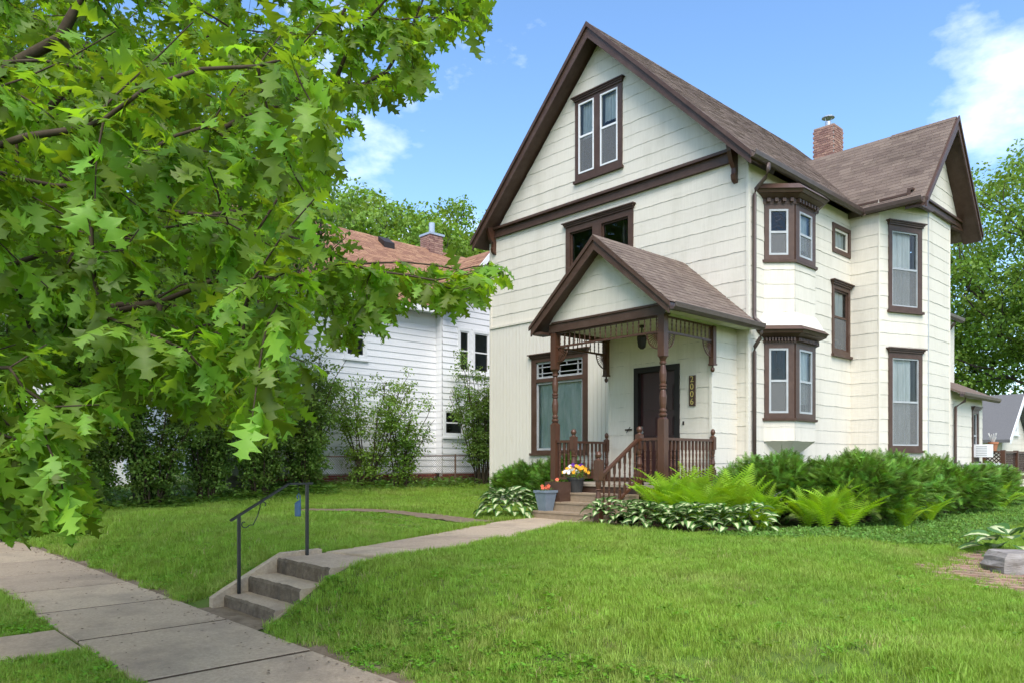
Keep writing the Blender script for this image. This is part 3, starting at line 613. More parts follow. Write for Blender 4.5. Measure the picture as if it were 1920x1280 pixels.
# floor, skirt, steps
b = MB(); x = -2.86
PX0_, PX1_ = -2.86, -.04
b.box(PX0_ + .06, PX1_ - .06, YP - .04, YV, ZB, ZF_ - .10); porch = build('porch', b, 'brown', house)
b = MB(); b.box(PX0_, PX1_, YP - .12, YV - .0, ZF_ - .045, ZF_); build('porch_floor', b, 'porch_floor', porch)
b = MB(); b.box(PX0_ + .02, PX1_ - .02, YP - .09, YP - .05, ZF_ - .2, ZF_ - .046); build('floor_fascia', b, 'brown', porch)
SX0, SX1 = -2.32, -.60
for i in range(3):
    b = MB(); zt = ZF_ - .16 * (i + 1); y1 = YP - .10 - .02; y0 = YP - .12 - .30 * (i + 1)
    vs0 = [(SX0, y0, ZB), (SX1, y0, ZB), (SX1, y1 + .001 * i, ZB), (SX0, y1 + .001 * i, ZB)]; b.hexa(vs0, [(p[0], p[1], zt) for p in vs0]); 
    b.box(SX0 - .012, SX1 + .012, y0 - .014, y0 + .2, zt - .03, zt + .002); build('step', b, 'step_tan', porch)
# posts
def post_profile(z0, zt0, zt1):
    H = zt1 - zt0; f = lambda t: zt0 + H * t
    return [(f(0), .055), (f(.02), .07), (f(.05), .07), (f(.07), .045), (f(.09), .06), (f(.12), .06), (f(.14), .045), (f(.22), .058), (f(.34), .064), (f(.44), .05), (f(.47), .042), (f(.485), .06), (f(.51), .06), (f(.52), .045), (f(.535), .062), (f(.56), .062), (f(.575), .044), (f(.62), .055), (f(.74), .062), (f(.86), .048), (f(.9), .04), (f(.92), .06), (f(.95), .06), (f(.965), .044), (f(1), .06)]
def post(x, y):
    b = MB(); b.box(x - .066, x + .066, y - .066, y + .066, ZF_, zr(.72)); b.box(x - .066, x + .066, y - .066, y + .066, zr(1.79), zr(2.55)); b.lathe(x, y, [(zr(.72), .066 * 1.25), (zr(.77), .05)], 4, R(45)); b.lathe(x, y, [(zr(1.74), .05), (zr(1.79), .066 * 1.25)], 4, R(45))
    b.lathe(x, y, post_profile(0, zr(.765), zr(1.745)), 12); build('post', b, 'brown_red', porch)
PXL, PXR = -2.718, -.182
post(PXL, YP); post(PXR, YP)
for x in (PXL + .0, PXR):  # hanging half posts on the vestibule
    b = MB(); b.box(x - .05, x + .05, YV - .12, YV - .02, zr(1.80), zr(2.52)); b.box(x - .06, x + .06, YV - .13, YV - .01, zr(1.77), zr(1.80)); b.lathe(x, YV - .07, [(zr(1.77), .02), (zr(1.74), .018), (zr(1.72), .036), (zr(1.69), .04), (zr(1.66), .028), (zr(1.645), .004)], 10); build('pendant_post', b, 'brown_red', porch)
# beams, friezes
BH0, BH1 = zr(2.49), zr(2.655)
b = MB(); b.box(PXL - .10, PXR + .10, YP - .075, YP + .075, BH0, BH1); build('beam', b, 'brown', porch)
for x in (PXL, PXR):
    b = MB(); b.box(x - .06, x + .06, YP + .08, YV - .01, BH0, BH1 - .01); build('beam', b, 'brown' if x < -1 else 'ceiling_paint', porch)
b = MB(); b.box(PXL + .06, PXR - .06, YP + .08, YV, zr(2.54), zr(2.58)); build('porch_ceiling', b, 'ceiling_paint', porch)
sp = MB(); sp.lathe(0, 0, [(0, .010), (.04, .010), (.06, .016), (.09, .009), (.13, .016), (.17, .009), (.20, .016), (.22, .010), (.255, .010)], 6); spm = mesh('spindle', sp, 'brown_red', smooth=True)
def frieze(p, q, n):
    p = Vector(p); q = Vector(q); b = MB(); b.bar(p + Vector((0, 0, zr(2.22))), q + Vector((0, 0, zr(2.22))), .04, .035); build('frieze_rail', b, 'brown_red', porch); b = MB(); b.bar(p + Vector((0, 0, zr(2.475))), q + Vector((0, 0, zr(2.475))), .04, .025); build('frieze_rail', b, 'brown_red', porch)
    for i in range(n): link('spindle', spm, porch, p.lerp(q, (i + .5) / n) + Vector((0, 0, zr(2.225))))
frieze((PXL + .07, YP, 0), (PXR - .07, YP, 0), 19); frieze((PXR, YP + .07, 0), (PXR, YV - .12, 0), 11); frieze((PXL, YP + .07, 0), (PXL, YV - .12, 0), 11)
def fan(o, d):  # quarter fan bracket at corner o going along d and downwards
    o = Vector(o); d = Vector(d); b = MB(); r0, r1 = .065, .27
    arc = lambda r, n=9: [o + d * (r * math.cos(t)) - Vector((0, 0, r * math.sin(t))) for t in [math.pi / 2 * i / n for i in range(n + 1)]]
    b.tube(arc(r1), .013, 5); b.tube(arc(r0), .011, 5); b.bar(o, o + d * .285, .03, .016); b.bar(o, o - Vector((0, 0, .285)), .03, .016)
    for i in range(1, 8):
        t = math.pi / 2 * i / 8; e = d * math.cos(t) - Vector((0, 0, math.sin(t))); b.tube([o + e * r0, o + e * .13, o + e * .19, o + e * r1], [.006, .011, .007, .006], 5)
    build('fan_bracket', b, 'brown_red', porch)
zf = zr(2.20)
fan((PXL + .066, YP, zf), (1, 0, 0)); fan((PXR - .066, YP, zf), (-1, 0, 0)); fan((PXR, YP + .066, zf), (0, 1, 0)); fan((PXR, YV - .12, zf), (0, -1, 0)); fan((PXL, YP + .066, zf), (0, 1, 0)); fan((PXL, YV - .12, zf), (0, -1, 0))
# porch roof and gable
YBG = -2.81; PCX = -1.45; PRZ = zr(4.05); PE = 1.62; PEZ = zr(2.62); psl = (PRZ - PEZ) / PE
b = MB(); slab(b, PCX - PE, PEZ, PCX, PRZ, YBG, .0, .07); slab(b, PCX, PRZ, PCX + PE, PEZ, YBG, .0, .07); proof = build('porch_roof', b, 'brown', house)
Gp = Fr((PCX - 1.4, YP - .03), (PCX + 1.4, YP - .03))
wall(house, Gp, BH1, PRZ - .13, [], lo=lambda z: max(0, 1.4 - (PRZ - .12 - z) / psl), hi=lambda z: min(2.8, 1.4 + (PRZ - .12 - z) / psl), exp=.285, phase=BH1 + .2, thick=.04)
b = MB(); Gp.box(b, .12, 2.68, BH1 - .005, BH1 + .03, 0, .07); build('gable_sill', b, 'brown', porch)
for sg in (-1, 1):
    b = MB(); xe = PCX + sg * PE
    b.prism([(PCX, YBG, PRZ - .015), (xe, YBG, PEZ - .015), (xe, YBG, PEZ - .19), (PCX, YBG, PRZ - .25)], (0, -.03, 0)); b.prism([(PCX, YBG - .031, PRZ + .012), (xe + sg * .03, YBG - .031, PEZ - .015), (xe + sg * .03, YBG - .031, PEZ - .08), (PCX, YBG - .031, PRZ - .075)], (0, -.03, 0)); build('porch_bargeboard', b, 'brown', porch)
    b = MB(); b.hexa([(PCX, YBG, PRZ - .13), (xe, YBG, PEZ - .13), (xe, YP, PEZ - .13), (PCX, YP, PRZ - .13)], [(PCX, YBG, PRZ - .075), (xe, YBG, PEZ - .075), (xe, YP, PEZ - .075), (PCX, YP, PRZ - .075)]); build('porch_soffit', b, 'brown', porch)
b = MB(); b.box(PCX - PE + .03, PXL - .1, YBG + .01, YP, zr(2.45), zr(2.5)); build('porch_soffit', b, 'brown', porch)
b = MB(); b.hexa([(PXR + .06, YP - .07, BH0 + .03), (PCX + PE - .02, YP - .07, PEZ - .12), (PCX + PE - .02, 0, PEZ - .12), (PXR + .06, 0, BH0 + .03)], [(PXR + .06, YP - .07, BH0 + .06), (PCX + PE - .02, YP - .07, PEZ - .09), (PCX + PE - .02, 0, PEZ - .09), (PXR + .06, 0, BH0 + .06)]); build('porch_soffit', b, 'ceiling_paint', porch)
psll = math.hypot(PE, PRZ - PEZ)
shingles(proof, (PCX + PE + .02, YBG - .05, PEZ + .003), (0, 1, 0), (-PE, 0, PRZ - PEZ), 2.85, psll, .17, .127, 300)
shingles(proof, (PCX - PE - .02, .0, PEZ + .003), (0, -1, 0), (PE, 0, PRZ - PEZ), 2.85, psll, .17, .127, 0)
i = 0; y = YBG - .06
while y < -.12:
    b = MB(); t = .012 + .004 * (i % 2)
    b.hexa([(PCX - .12, y, PRZ - .10), (PCX + .12, y, PRZ - .10), (PCX + .12, y + .17, PRZ - .11), (PCX - .12, y + .17, PRZ - .11)], [(PCX - .12, y, PRZ - .085), (PCX + .12, y, PRZ - .085), (PCX + .12, y + .17, PRZ - .10), (PCX - .12, y + .17, PRZ - .10)])
    b = MB(); k = PRZ + t
    b.add([(PCX - .12, y, k - .106), (PCX, y, k + .012), (PCX + .12, y, k - .106), (PCX - .12, y + .18, k - .12), (PCX, y + .18, k), (PCX + .12, y + .18, k - .12), (PCX - .12, y, k - .118), (PCX, y, k - .0), (PCX + .12, y, k - .118)], [(0, 1, 4, 3), (1, 2, 5, 4), (6, 7, 1, 0), (7, 8, 2, 1)])
    build('ridge_shingle', b, 'shingle', proof); y += .135; i += 1
gutter((PCX + PE + .005, YBG - .02, PEZ - .01), (PCX + PE + .005, .13, PEZ - .01), (1, 0, 0))
# ceiling lantern
b = MB(); lx, ly = -1.2, -1.75; b.lathe(lx, ly, [(zr(2.54), .06), (zr(2.50), .06), (zr(2.49), .015), (zr(2.36), .015), (zr(2.34), .09), (zr(2.30), .10), (zr(2.14), .075), (zr(2.10), .03)], 6); build('ceiling_lantern', b, 'lamp_metal', porch)
# railings
bp = MB(); bp.box(-.019, .019, -.019, .019, 0, .14); bp.box(-.019, .019, -.019, .019, .52, .72); bp.lathe(0, 0, [(.14, .017), (.16, .022), (.18, .014), (.24, .021), (.33, .014), (.345, .021), (.36, .013), (.44, .02), (.49, .015), (.505, .022), (.52, .017)], 8); bpm = mesh('baluster', bp, 'brown_red')
def newel(x, y, zb, zt, w=.055):
    b = MB(); H = zt - zb
    b.box(x - w, x + w, y - w, y + w, zb, zb + H * .26); b.box(x - w, x + w, y - w, y + w, zb + H * .62, zt - .15)
    a0 = zb + H * .26; a1 = zb + H * .62; h = a1 - a0
    b.lathe(x, y, [(a0, w * .9), (a0 + h * .08, w * 1.05), (a0 + h * .14, w * .6), (a0 + h * .3, w), (a0 + h * .5, w * .72), (a0 + h * .62, w * .6), (a0 + h * .66, w * .95), (a0 + h * .7, w * .6), (a0 + h * .85, w * .85), (a1, w * .9)], 10)
    b.lathe(x, y, [(zt - .15, w * 1.1), (zt - .13, w * .6), (zt - .115, w * .5), (zt - .10, w * .8), (zt - .06, w * .98), (zt - .02, w * .7), (zt, w * .1)], 12); build('newel', b, 'brown_red', porch)
def rail(p, q, n, zb=ZF_, zt=None):
    p = Vector(p); q = Vector(q); b = MB(); z = Vector((0, 0, 1))
    b.bar(p + z * .80, q + z * .80, .062, .045); build('handrail', b, 'brown_red', porch); b = MB(); b.bar(p + z * .09, q + z * .09, .05, .045); build('bottom_rail', b, 'brown_red', porch)
    for i in range(n): link('baluster', bpm, porch, p.lerp(q, (i + .5) / n) + z * .095)
fl = ZF_
rail((PXR, YP + .07, fl), (PXR, YV - .1, fl), 13); newel(PXR, YV - .06, fl, zr(.60), .045)
rail((PXL, YP + .07, fl), (PXL, YV - .1, fl), 12); newel(PXL, YV - .06, fl, zr(.60), .045)
rail((PXL + .07, YP, fl), (-2.29, YP, fl), 3); newel(-2.235, YP, fl, zr(.62))
rail((-.62, YP, fl), (PXR - .07, YP, fl), 3); newel(-.68, YP, fl - .02, zr(.62))
newel(-.68, -3.616, -.06, zr(.17), .058)
sb = Vector((-.68, -3.55, zr(-1.05))); st = Vector((-.68, YP - .06, zr(-.42)))
rail(sb + Vector((0, 0, .0)), st, 7)
# ---------------------------------------------------------------- terrain, paving
def sst(t): t = np.clip(t, 0, 1); return t * t * (3 - 2 * t)
def H(x, y):
    x = np.asarray(x, float); y = np.asarray(y, float)
    up = -.06 + .06 * sst((y + 8.3) / 4.3)
    z = -.60 + (up + .60) * sst((y + 10.12) / (1.75 - .75 * np.exp(-((x + .25) / 1.2) ** 2)))
    z = z + .32 * sst((-7.6 - x) / 4.5) * sst((y + 6.5) / 5)
    z = z - .12 * sst((x - 3) / 3) * sst((y + 9.5) / 2) * sst((1 - y) / 3)
    z = z + .02 * np.sin(x * 1.3 + y * .7) * sst((y + 9.5) / 1)
    return z
def h1(x, y): return float(H(x, y))
XLN = [-.98, -.865, .365, .44]; YLN = [-10.0, -9.82, -8.5, -8.4]
xs = np.concatenate([[-700, -400, -200, -100, -60, -40, -30, -24], np.arange(-20, 11.01, .25), [14, 20, 30, 50, 90, 180, 400, 700]])
ys = np.concatenate([[-500, -250, -120, -60, -35, -22, -18], np.arange(-15, 9.01, .25), [12, 16, 22, 30, 45, 70, 120, 250, 500, 900]])
xs = np.unique(np.concatenate([xs[~((xs > -1.05) & (xs < .5) & (np.abs(xs - .0) > 2))], XLN])); ys = np.unique(np.concatenate([ys, YLN]))
X, Y = np.meshgrid(xs, ys, indexing='ij'); Z = H(X, Y); Z = np.where((X > -.87) & (X < .37) & (Y > -9.83) & (Y < -8.49), -.75, Z); V = np.stack([X, Y, Z], -1).reshape(-1, 3)
nx, ny = len(xs), len(ys); I = np.arange(nx * ny).reshape(nx, ny)
Fq = np.stack([I[:-1, :-1], I[1:, :-1], I[1:, 1:], I[:-1, 1:]], -1).reshape(-1, 4)
gr = link('ground', npmesh('ground', V, Fq, 'ground', smooth=True)); tag(gr, kind='structure')
# sidewalk slabs
swk = thing('sidewalk', (-2, -10.7, -.57), None, None); tag(swk, kind='structure')
def slab_poly(parent, pts, z, t=.12, m='concrete', name='slab', zf=None):
    b = MB(); n = len(pts); zz = [z if zf is None else zf(x, y) for x, y in pts]; e = .012; cx = sum(p[0] for p in pts) / n; cy = sum(p[1] for p in pts) / n
    inn = [(x + (cx - x) * .012, y + (cy - y) * .012) for x, y in pts]
    vs = [(x, y, q - t) for (x, y), q in zip(pts, zz)] + [(x, y, q - e) for (x, y), q in zip(pts, zz)] + [(x, y, q) for (x, y), q in zip(inn, zz)]
    fs = [(i, (i + 1) % n, n + (i + 1) % n, n + i) for i in range(n)] + [(n + i, n + (i + 1) % n, 2 * n + (i + 1) % n, 2 * n + i) for i in range(n)] + [tuple(range(2 * n, 3 * n))]
    b.add(vs, fs); return build(name, b, m, parent)
jx = [-22, -20.3, -18.6, -16.9, -15.3, -13.6, -11.9, -10.3, -8.6, -6.9, -5.2, -3.5, -1.85, -.2, 1.55, 3.3, 5.0, 6.7, 8.4, 10.1]
for a, b_ in zip(jx, jx[1:]):
    j = random.uniform(-.01, .01); slab_poly(swk, [(a + .022, -11.42 + j), (b_ - .022, -11.42 - j), (b_ - .022, -10.04 + j), (a + .022, -10.04 - j)], -.57 + random.uniform(-.002, .002))
b = MB(); b.box(-22, 10.1, -11.41, -10.05, -.68, -.5745); build('bedding', b, 'soil', swk)
cw = thing('carriage_walk', (-.35, -12.5, -.57), None, None); tag(cw, kind='structure')
for i in range(3): slab_poly(cw, [(-.86, -12.75 - i * 1.3), (.14, -12.75 - i * 1.3), (.14, -11.45 - i * 1.3), (-.86, -11.45 - i * 1.3)], -.572)
fw = thing('front_walk', (-1, -6, 0), None, None); tag(fw, kind='structure')
def lerp2(a, b, t): return (a[0] + (b[0] - a[0]) * t, a[1] + (b[1] - a[1]) * t)
LE = [(-.86, -8.55), (-1.05, -7.9), (-1.42, -6.6), (-1.82, -5.4), (-2.2, -4.4), (-2.36, -3.50)]; RE = [(.36, -8.35), (.28, -7.6), (-.12, -6.3), (-.52, -5.15), (-.86, -4.3), (-.62, -3.50)]
for i in range(5):
    q = .012; slab_poly(fw, [lerp2(LE[i], LE[i + 1], q), lerp2(RE[i], RE[i + 1], q), lerp2(RE[i], RE[i + 1], 1 - q), lerp2(LE[i], LE[i + 1], 1 - q)], 0, zf=lambda x, y: h1(x, y) + .018)
sp_ = thing('side_path', (-5, -4.5, 0), None, None); tag(sp_, kind='structure')
ptsp = [(-2.3, -4.75), (-3.2, -4.52), (-4.4, -4.38), (-5.6, -4.5), (-6.8, -4.8), (-8.0, -5.2)]
b = MB(); vs = []; fs = []
for i in range(26):
    t = i / 25 * 5; k = min(4, int(t)); p = lerp2(ptsp[k], ptsp[k + 1], t - k); wd = .32 + random.uniform(-.08, .08); o = random.uniform(-.04, .04)
    vs += [(p[0], p[1] - wd + o, h1(p[0], p[1] - wd) + .02), (p[0], p[1] + wd + o, h1(p[0], p[1] + wd) + .02)]
    if i: q = 2 * i; fs.append((q - 2, q, q + 1, q - 1))
b.add(vs, fs); build('trodden_earth', b, 'dirt', sp_)
# dirt seams: along the sidewalk edge
b = MB(); vs = []; fs = []
for i in range(90):
    x = -16 + i * .22; w1 = random.uniform(.06, .22); vs += [(x, -10.06, -.585), (x, -10.03 + w1, h1(x, -10.03 + w1) + .012)]
    if i and not (-1.4 < x < .75): q = 2 * i; fs.append((q - 2, q, q + 1, q - 1))
b.add(vs, fs); tag(build('edge_soil', b, 'dirt'), kind='structure')
b = MB(); b.add([(-1.0, -10.06, -.572), (.5, -10.06, -.572), (.42, -9.78, -.565), (-.9, -9.78, -.565)], [(0, 1, 2, 3)]); tag(build('step_foot_soil', b, 'dirt'), kind='structure')
# lower concrete steps
ls = thing('concrete_steps', (-.25, -9.5, -.57), 'three weathered concrete steps rising from sidewalk to the front walk', 'steps')
for i, (yf, yb, zt) in enumerate(((-9.80, -9.50, -.43), (-9.52, -9.17, -.25), (-9.19, -8.45, -.068))):
    b = MB(); x0, x1 = -.86, .36; n = 14; vs = []; fs = []
    for k in range(n + 1):
        x = x0 + (x1 - x0) * k / n; e = random.uniform(-.012, .012); dz = random.uniform(-.012, .0)
        vs += [(x, yf - .004 + e * .5, zt - .25), (x, yf + e, zt - .035), (x, yf + .02 + e, zt + dz), (x, yb, zt)]
        if k: q = 4 * k; fs += [(q - 4, q, q + 1, q - 3), (q - 3, q + 1, q + 2, q - 2), (q - 2, q + 2, q + 3, q - 1)]
    fs += [(0, 1, 2, 3), (4 * n + 3, 4 * n + 2, 4 * n + 1, 4 * n)]
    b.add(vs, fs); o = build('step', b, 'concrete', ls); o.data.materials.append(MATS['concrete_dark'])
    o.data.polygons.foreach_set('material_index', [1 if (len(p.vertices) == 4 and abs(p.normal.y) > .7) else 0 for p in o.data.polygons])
for x0, x1, dz_ in ((-.97, -.862, 0), (.362, .42, -.12)):
    b = MB(); pr = [(-9.93, -.62), (-9.93, -.46), (-9.75, -.36), (-9.1, -.03), (-8.6, -.02), (-8.6, -.4)]; b.prism([(x0, y, z + dz_) for y, z in pr], (x1 - x0, 0, 0)); build('cheek_wall', b, 'concrete', ls)
# iron handrail
hr = thing('iron_handrail', (-.84, -9.3, -.43), 'black iron handrail with scroll on the left of the lower steps', 'handrail')
hx = -.80
for y, zb, zt in ((-9.665, -.43, .44), (-8.83, -.07, .775)): b = MB(); b.box(hx - .016, hx + .016, y - .016, y + .016, zb, zt); build('post', b, 'black_iron', hr)
b = MB(); b.bar((hx, -9.76, .39), (hx, -9.06, .79), .045, .022); b.bar((hx, -9.07, .785), (hx, -8.76, .785), .045, .022); build('top_rail', b, 'black_iron', hr)
b = MB(); pts = []
for i in range(15): t = i / 14 * 4.9; rr = .012 + .045 * i / 14; pts.append((hx, -9.60 + rr * math.cos(t + 1), .35 + rr * math.sin(t + 1)))
pts += [(hx, -9.50, .33), (hx, -9.45, .42), (hx, -9.42, .52)]
for i in range(12): t = i / 11 * 4.5; rr = .05 - .035 * i / 11; pts.append((hx, -9.37 + rr * math.cos(3.6 - t), .55 + rr * math.sin(3.6 - t)))
b.tube(pts, .006, 5); build('scroll', b, 'black_iron', hr)
bt = thing('hanging_bottle', (hx, -8.95, .41), 'blue cylinder with slanted top hanging from the handrail', 'bottle')
b = MB(); b.lathe(hx, -8.95, [(.40, .03), (.405, .036), (.54, .037), (.545, .034)], 14); n = 14
b.add([(hx + .036 * math.cos(2 * math.pi * k / n), -8.95 + .036 * math.sin(2 * math.pi * k / n), .545 + .025 * (1 + math.sin(2 * math.pi * k / n))) for k in range(n)] + [(hx + .036 * math.cos(2 * math.pi * k / n), -8.95 + .036 * math.sin(2 * math.pi * k / n), .54) for k in range(n)], [tuple(range(n))] + [(k, (k + 1) % n, n + (k + 1) % n, n + k) for k in range(n)])
build('body', b, 'blue', bt, smooth=False)
b = MB(); b.tube([(hx, -8.92, .585), (hx, -8.92, .64), (hx, -8.94, .67), (hx, -8.96, .64), (hx, -8.95, .60)], .008, 5); build('loop', b, 'blue', bt)
b = MB(); b.tube([(hx, -8.94, .665), (hx, -8.93, .70), (hx, -8.95, .72), (hx, -8.94, .775)], .005, 5); build('hook', b, 'black_iron', bt)
# brick patio at the right
pt = thing('brick_patio', (5.5, -3.6, -.1), None, None); tag(pt, kind='structure')
gx_ = np.arange(4.2, 7.6, .12); gy_ = np.arange(-6.2, -.5, .12); vs = [(x + random.uniform(-.03, .03), y + random.uniform(-.03, .03), h1(x, y) + .006) for x in gx_ for y in gy_]; ngy = len(gy_); fs = []
for i in range(len(gx_) - 1):
    for j in range(ngy - 1):
        x, y = gx_[i] + random.uniform(-.1, .1), gy_[j] + random.uniform(-.1, .1)
        if y > -4.95 - (x - 4.5) * .33 and x > 4.5 and y < -1.7 + (x - 4.5) * .6: fs.append((i * ngy + j, (i + 1) * ngy + j, (i + 1) * ngy + j + 1, i * ngy + j + 1))
b = MB(); b.add(vs, fs); build('bed_soil', b, 'dirt', pt)
pv = MB(); pv.hexa([(-.098, -.048, -.03), (.098, -.048, -.03), (.098, .048, -.03), (-.098, .048, -.03)], [(-.093, -.043, .02), (.093, -.043, .02), (.093, .043, .02), (-.093, .043, .02)]); pvm = mesh('paver', pv, 'paver')
cpy = 0
for r_ in range(34):
    for k in range(14):
        x = 4.35 + k * .205 + (r_ % 2) * .1; y = -5.9 + r_ * .105
        if x < 4.5 - .0 * y or y > -1.9 + random.uniform(-.3, .3) or y < -5.0 - (x - 4.5) * .35 + random.uniform(-.12, .12) or x < 4.45 + random.uniform(0, .25) or random.random() < .12: continue
        link('paver', pvm, pt, (x, y, h1(x, y) + .004 + random.uniform(-.006, .006)), (random.uniform(-.04, .04), random.uniform(-.04, .04), random.uniform(-.06, .06)))
# boulder block
st_ = MB(); n = 12; vs = []; rows = 7; dL = np.array([.684, .729]); dN = np.array([-.729, .684])
for j in range(rows):
    t = j / (rows - 1)
    for k in range(n):
        a = 2 * math.pi * k / n; ca, sa = math.cos(a), math.sin(a)
        ex = .52 * np.sign(ca) * abs(ca) ** .35; ey = .26 * np.sign(sa) * abs(sa) ** .45; f_ = (1 - .12 * abs(2 * t - 1) ** 3) * random.uniform(.95, 1.04)
        p = np.array([5.50, -3.85]) + dL * ex * f_ + dN * ey * f_; vs.append((p[0], p[1], -.16 + .27 * t + random.uniform(-.012, .012)))
fs = [(j * n + k, j * n + (k + 1) % n, (j + 1) * n + (k + 1) % n, (j + 1) * n + k) for j in range(rows - 1) for k in range(n)] + [tuple(range((rows - 1) * n, rows * n))]
st_.add(vs, fs); tag(build('stone_block', st_, 'stone', loc=(5.5, -3.85, -.1)), 'long grey weathered stone block on the brick patio', 'stone')
# ---------------------------------------------------------------- neighbour's house, fence, far buildings
nb = thing('neighbour_house', (-16, 5, .3), 'white sided house with orange shingle roof behind the shrubs', 'house')
NX = -12.5; NZ0 = -.08
NWa = Fr((NX, -5.5), (NX, 2.05)); NWb = Fr((NX + .35, 2.05), (NX + .35, 5.65)); NJ = Fr((NX, 2.05), (NX + .35, 2.05))
def nwin(fr, u0, u1, z0, z1, mun=True):
    o = dict(r=(u0 + .09, u1 - .09, z0 + .1, z1 - .1), fw=.04, o=.01, meet=.5 if mun else None)
    window(nb, fr, u0, u1, z0, z1, [o], trim='white', cap=0, proud=.03); return o['r'], (u0, u1, z0, z1)
ZN = 6.0
hw = [nwin(NWa, 4.1, 4.9, 4.15, 5.45), nwin(NWa, 1.9, 3.5, 1.45, 2.15, False), nwin(NWa, 5.15, 5.75, 2.3, 2.75), nwin(NWa, 1.0, 1.9, 4.15, 5.45)]
wall(nb, NWa, NZ0 + .75, ZN, [q[0] for q in hw], cover=[q[1] for q in hw], exp=.2, phase=.9, m='white_siding', wave=0, proud=.022)
hw2 = [nwin(NWb, .65, 1.22, 4.0, 5.5), nwin(NWb, 1.28, 2.1, 4.0, 5.5), nwin(NWb, .03, .95, 1.85, 2.8), nwin(NWb, 1.35, 2.3, 1.85, 2.8), nwin(NWb, 1.45, 2.05, 6.5, 7.15)]
wall(nb, NWb, NZ0 + .75, 8.0, [q[0] for q in hw2], lo=lambda z: max(0., (z - 6.03) / 1.113), hi=lambda z: min(3.6, 3.6 - (z - 6.03) / 1.113), cover=[q[1] for q in hw2], exp=.2, phase=.9, m='white_siding', wave=0, proud=.022)
wall(nb, NJ, NZ0 + .75, ZN + .3, [], exp=.2, phase=.9, m='white_siding', wave=0)
wall(nb, Fr((-19.5, -5.5), (NX, -5.5)), NZ0 + .75, ZN, [], exp=.2, phase=.9, m='white_siding', wave=0)
b = MB(); b.box(NX - .12, NX + .05, -5.5, 2.0, -.3, NZ0 + .76); b.box(NX + .2, NX + .4, 2.05, 5.7, -.3, NZ0 + .76); fb = build('foundation', b, 'mortar', nb)
b = MB(); z = 0.05; k = 0
while z < NZ0 + .7:
    y = -4.0 + (k % 2) * .1
    while y < 7.4:
        x = NX + (.05 if y < 1.9 else .40); b.ca = random.random(); b.box(x - .03, x + .015, y, y + .19, z, z + .062); y += .205
    z += .075; k += 1
build('brickwork', b, 'red_base', fb, rnd=True, kind='stuff')
b = MB(); xr = -16.4; ze_ = ZN + .03; zrg = 9.36
b.hexa([(NX + .45, -6, ze_ - .1), (NX + .45, 2.0, ze_ - .1), (xr, 2.0, zrg - .1), (xr, -6, zrg - .1)], [(NX + .45, -6, ze_), (NX + .45, 2.0, ze_), (xr, 2.0, zrg), (xr, -6, zrg)]); xm = NX - .6; zm = ze_ + (zrg - ze_) * (NX + .45 - xm) / (NX + .45 - xr); b.hexa([(xm, 2.001, zm - .1), (xm, 6.5, zm - .1), (xr, 6.5, zrg - .1), (xr, 2.001, zrg - .1)], [(xm, 2.001, zm), (xm, 6.5, zm), (xr, 6.5, zrg), (xr, 2.001, zrg)])
b.hexa([(xr, -6, zrg - .1), (xr, 9, zrg - .1), (xr - 4, 9, ze_ - .1), (xr - 4, -6, ze_ - .1)], [(xr, -6, zrg), (xr, 9, zrg), (xr - 4, 9, ze_), (xr - 4, -6, ze_)])
b.hexa([(xr, 1.9, ze_ - .1), (NX + .8, 1.9, ze_ - .1), (NX + .8, 3.85, 8.2 - .1), (xr, 3.85, 8.2 - .1)], [(xr, 1.9, ze_), (NX + .8, 1.9, ze_), (NX + .8, 3.85, 8.2), (xr, 3.85, 8.2)])
b.hexa([(xr, 3.85, 8.1), (NX + .8, 3.85, 8.1), (NX + .8, 5.8, ze_ - .1), (xr, 5.8, ze_ - .1)], [(xr, 3.85, 8.2), (NX + .8, 3.85, 8.2), (NX + .8, 5.8, ze_), (xr, 5.8, ze_)])
nr = build('roof', b, 'orange_roof', nb, rnd=True)
L1 = math.hypot(xr - NX - .45, zrg - ze_)
shingles(nr, (xr, 1.9, ze_ + .004), (1, 0, 0), (0, 1.95, 8.2 - ze_), NX + .8 - xr, math.hypot(1.95, 8.2 - ze_), .3, .14, 0, m2='orange_roof', uclip=lambda a_, c_: (max(0, (NX + .45 - xr) * (1 - c_ / 2.9 * .65)), 99))
shingles(nr, (NX + .46, -6, ze_ + .004), (0, 1, 0), (xr - NX - .45, 0, zrg - ze_), 8.0, L1, .3, .14, 0, m2='orange_roof')
shingles(nr, (xm + .01, 2.0, zm + .004), (0, 1, 0), (xr - xm, 0, zrg - zm), 4.5, math.hypot(xr - xm, zrg - zm), .3, .14, 0, m2='orange_roof', name='shingle')
b = MB(); b.box(NX + .3, NX + .5, -6, 1.9, ze_ - .2, ze_ - .02); b.prism([(NX + .82, 1.9, ze_ + .02), (NX + .82, 3.85, 8.23), (NX + .82, 3.85, 8.0), (NX + .82, 2.0, ze_ - .12)], (.04, 0, 0)); b.prism([(NX + .82, 5.8, ze_ + .02), (NX + .82, 3.85, 8.23), (NX + .82, 3.85, 8.0), (NX + .82, 5.7, ze_ - .12)], (.04, 0, 0)); build('fascia', b, 'white', nb)
b = MB(); b.box(xr - .3, xr + .3, 4.55, 5.15, 8.6, 9.85); nch = build('chimney', b, 'brick', nb, rnd=True)
b = MB()
for k in range(15):
    for j in range(3):
        b.ca = random.random(); b.box(xr + .3, xr + .33, 4.53 + j * .215 - (k % 2) * .05, 4.73 + j * .215 - (k % 2) * .05, 8.7 + k * .08, 8.768 + k * .08); b.ca = random.random(); b.box(xr - .32 + j * .215, xr - .12 + j * .215, 4.52, 4.55, 8.7 + k * .08, 8.768 + k * .08)
build('brickwork', b, 'brick', nch, rnd=True, kind='stuff')
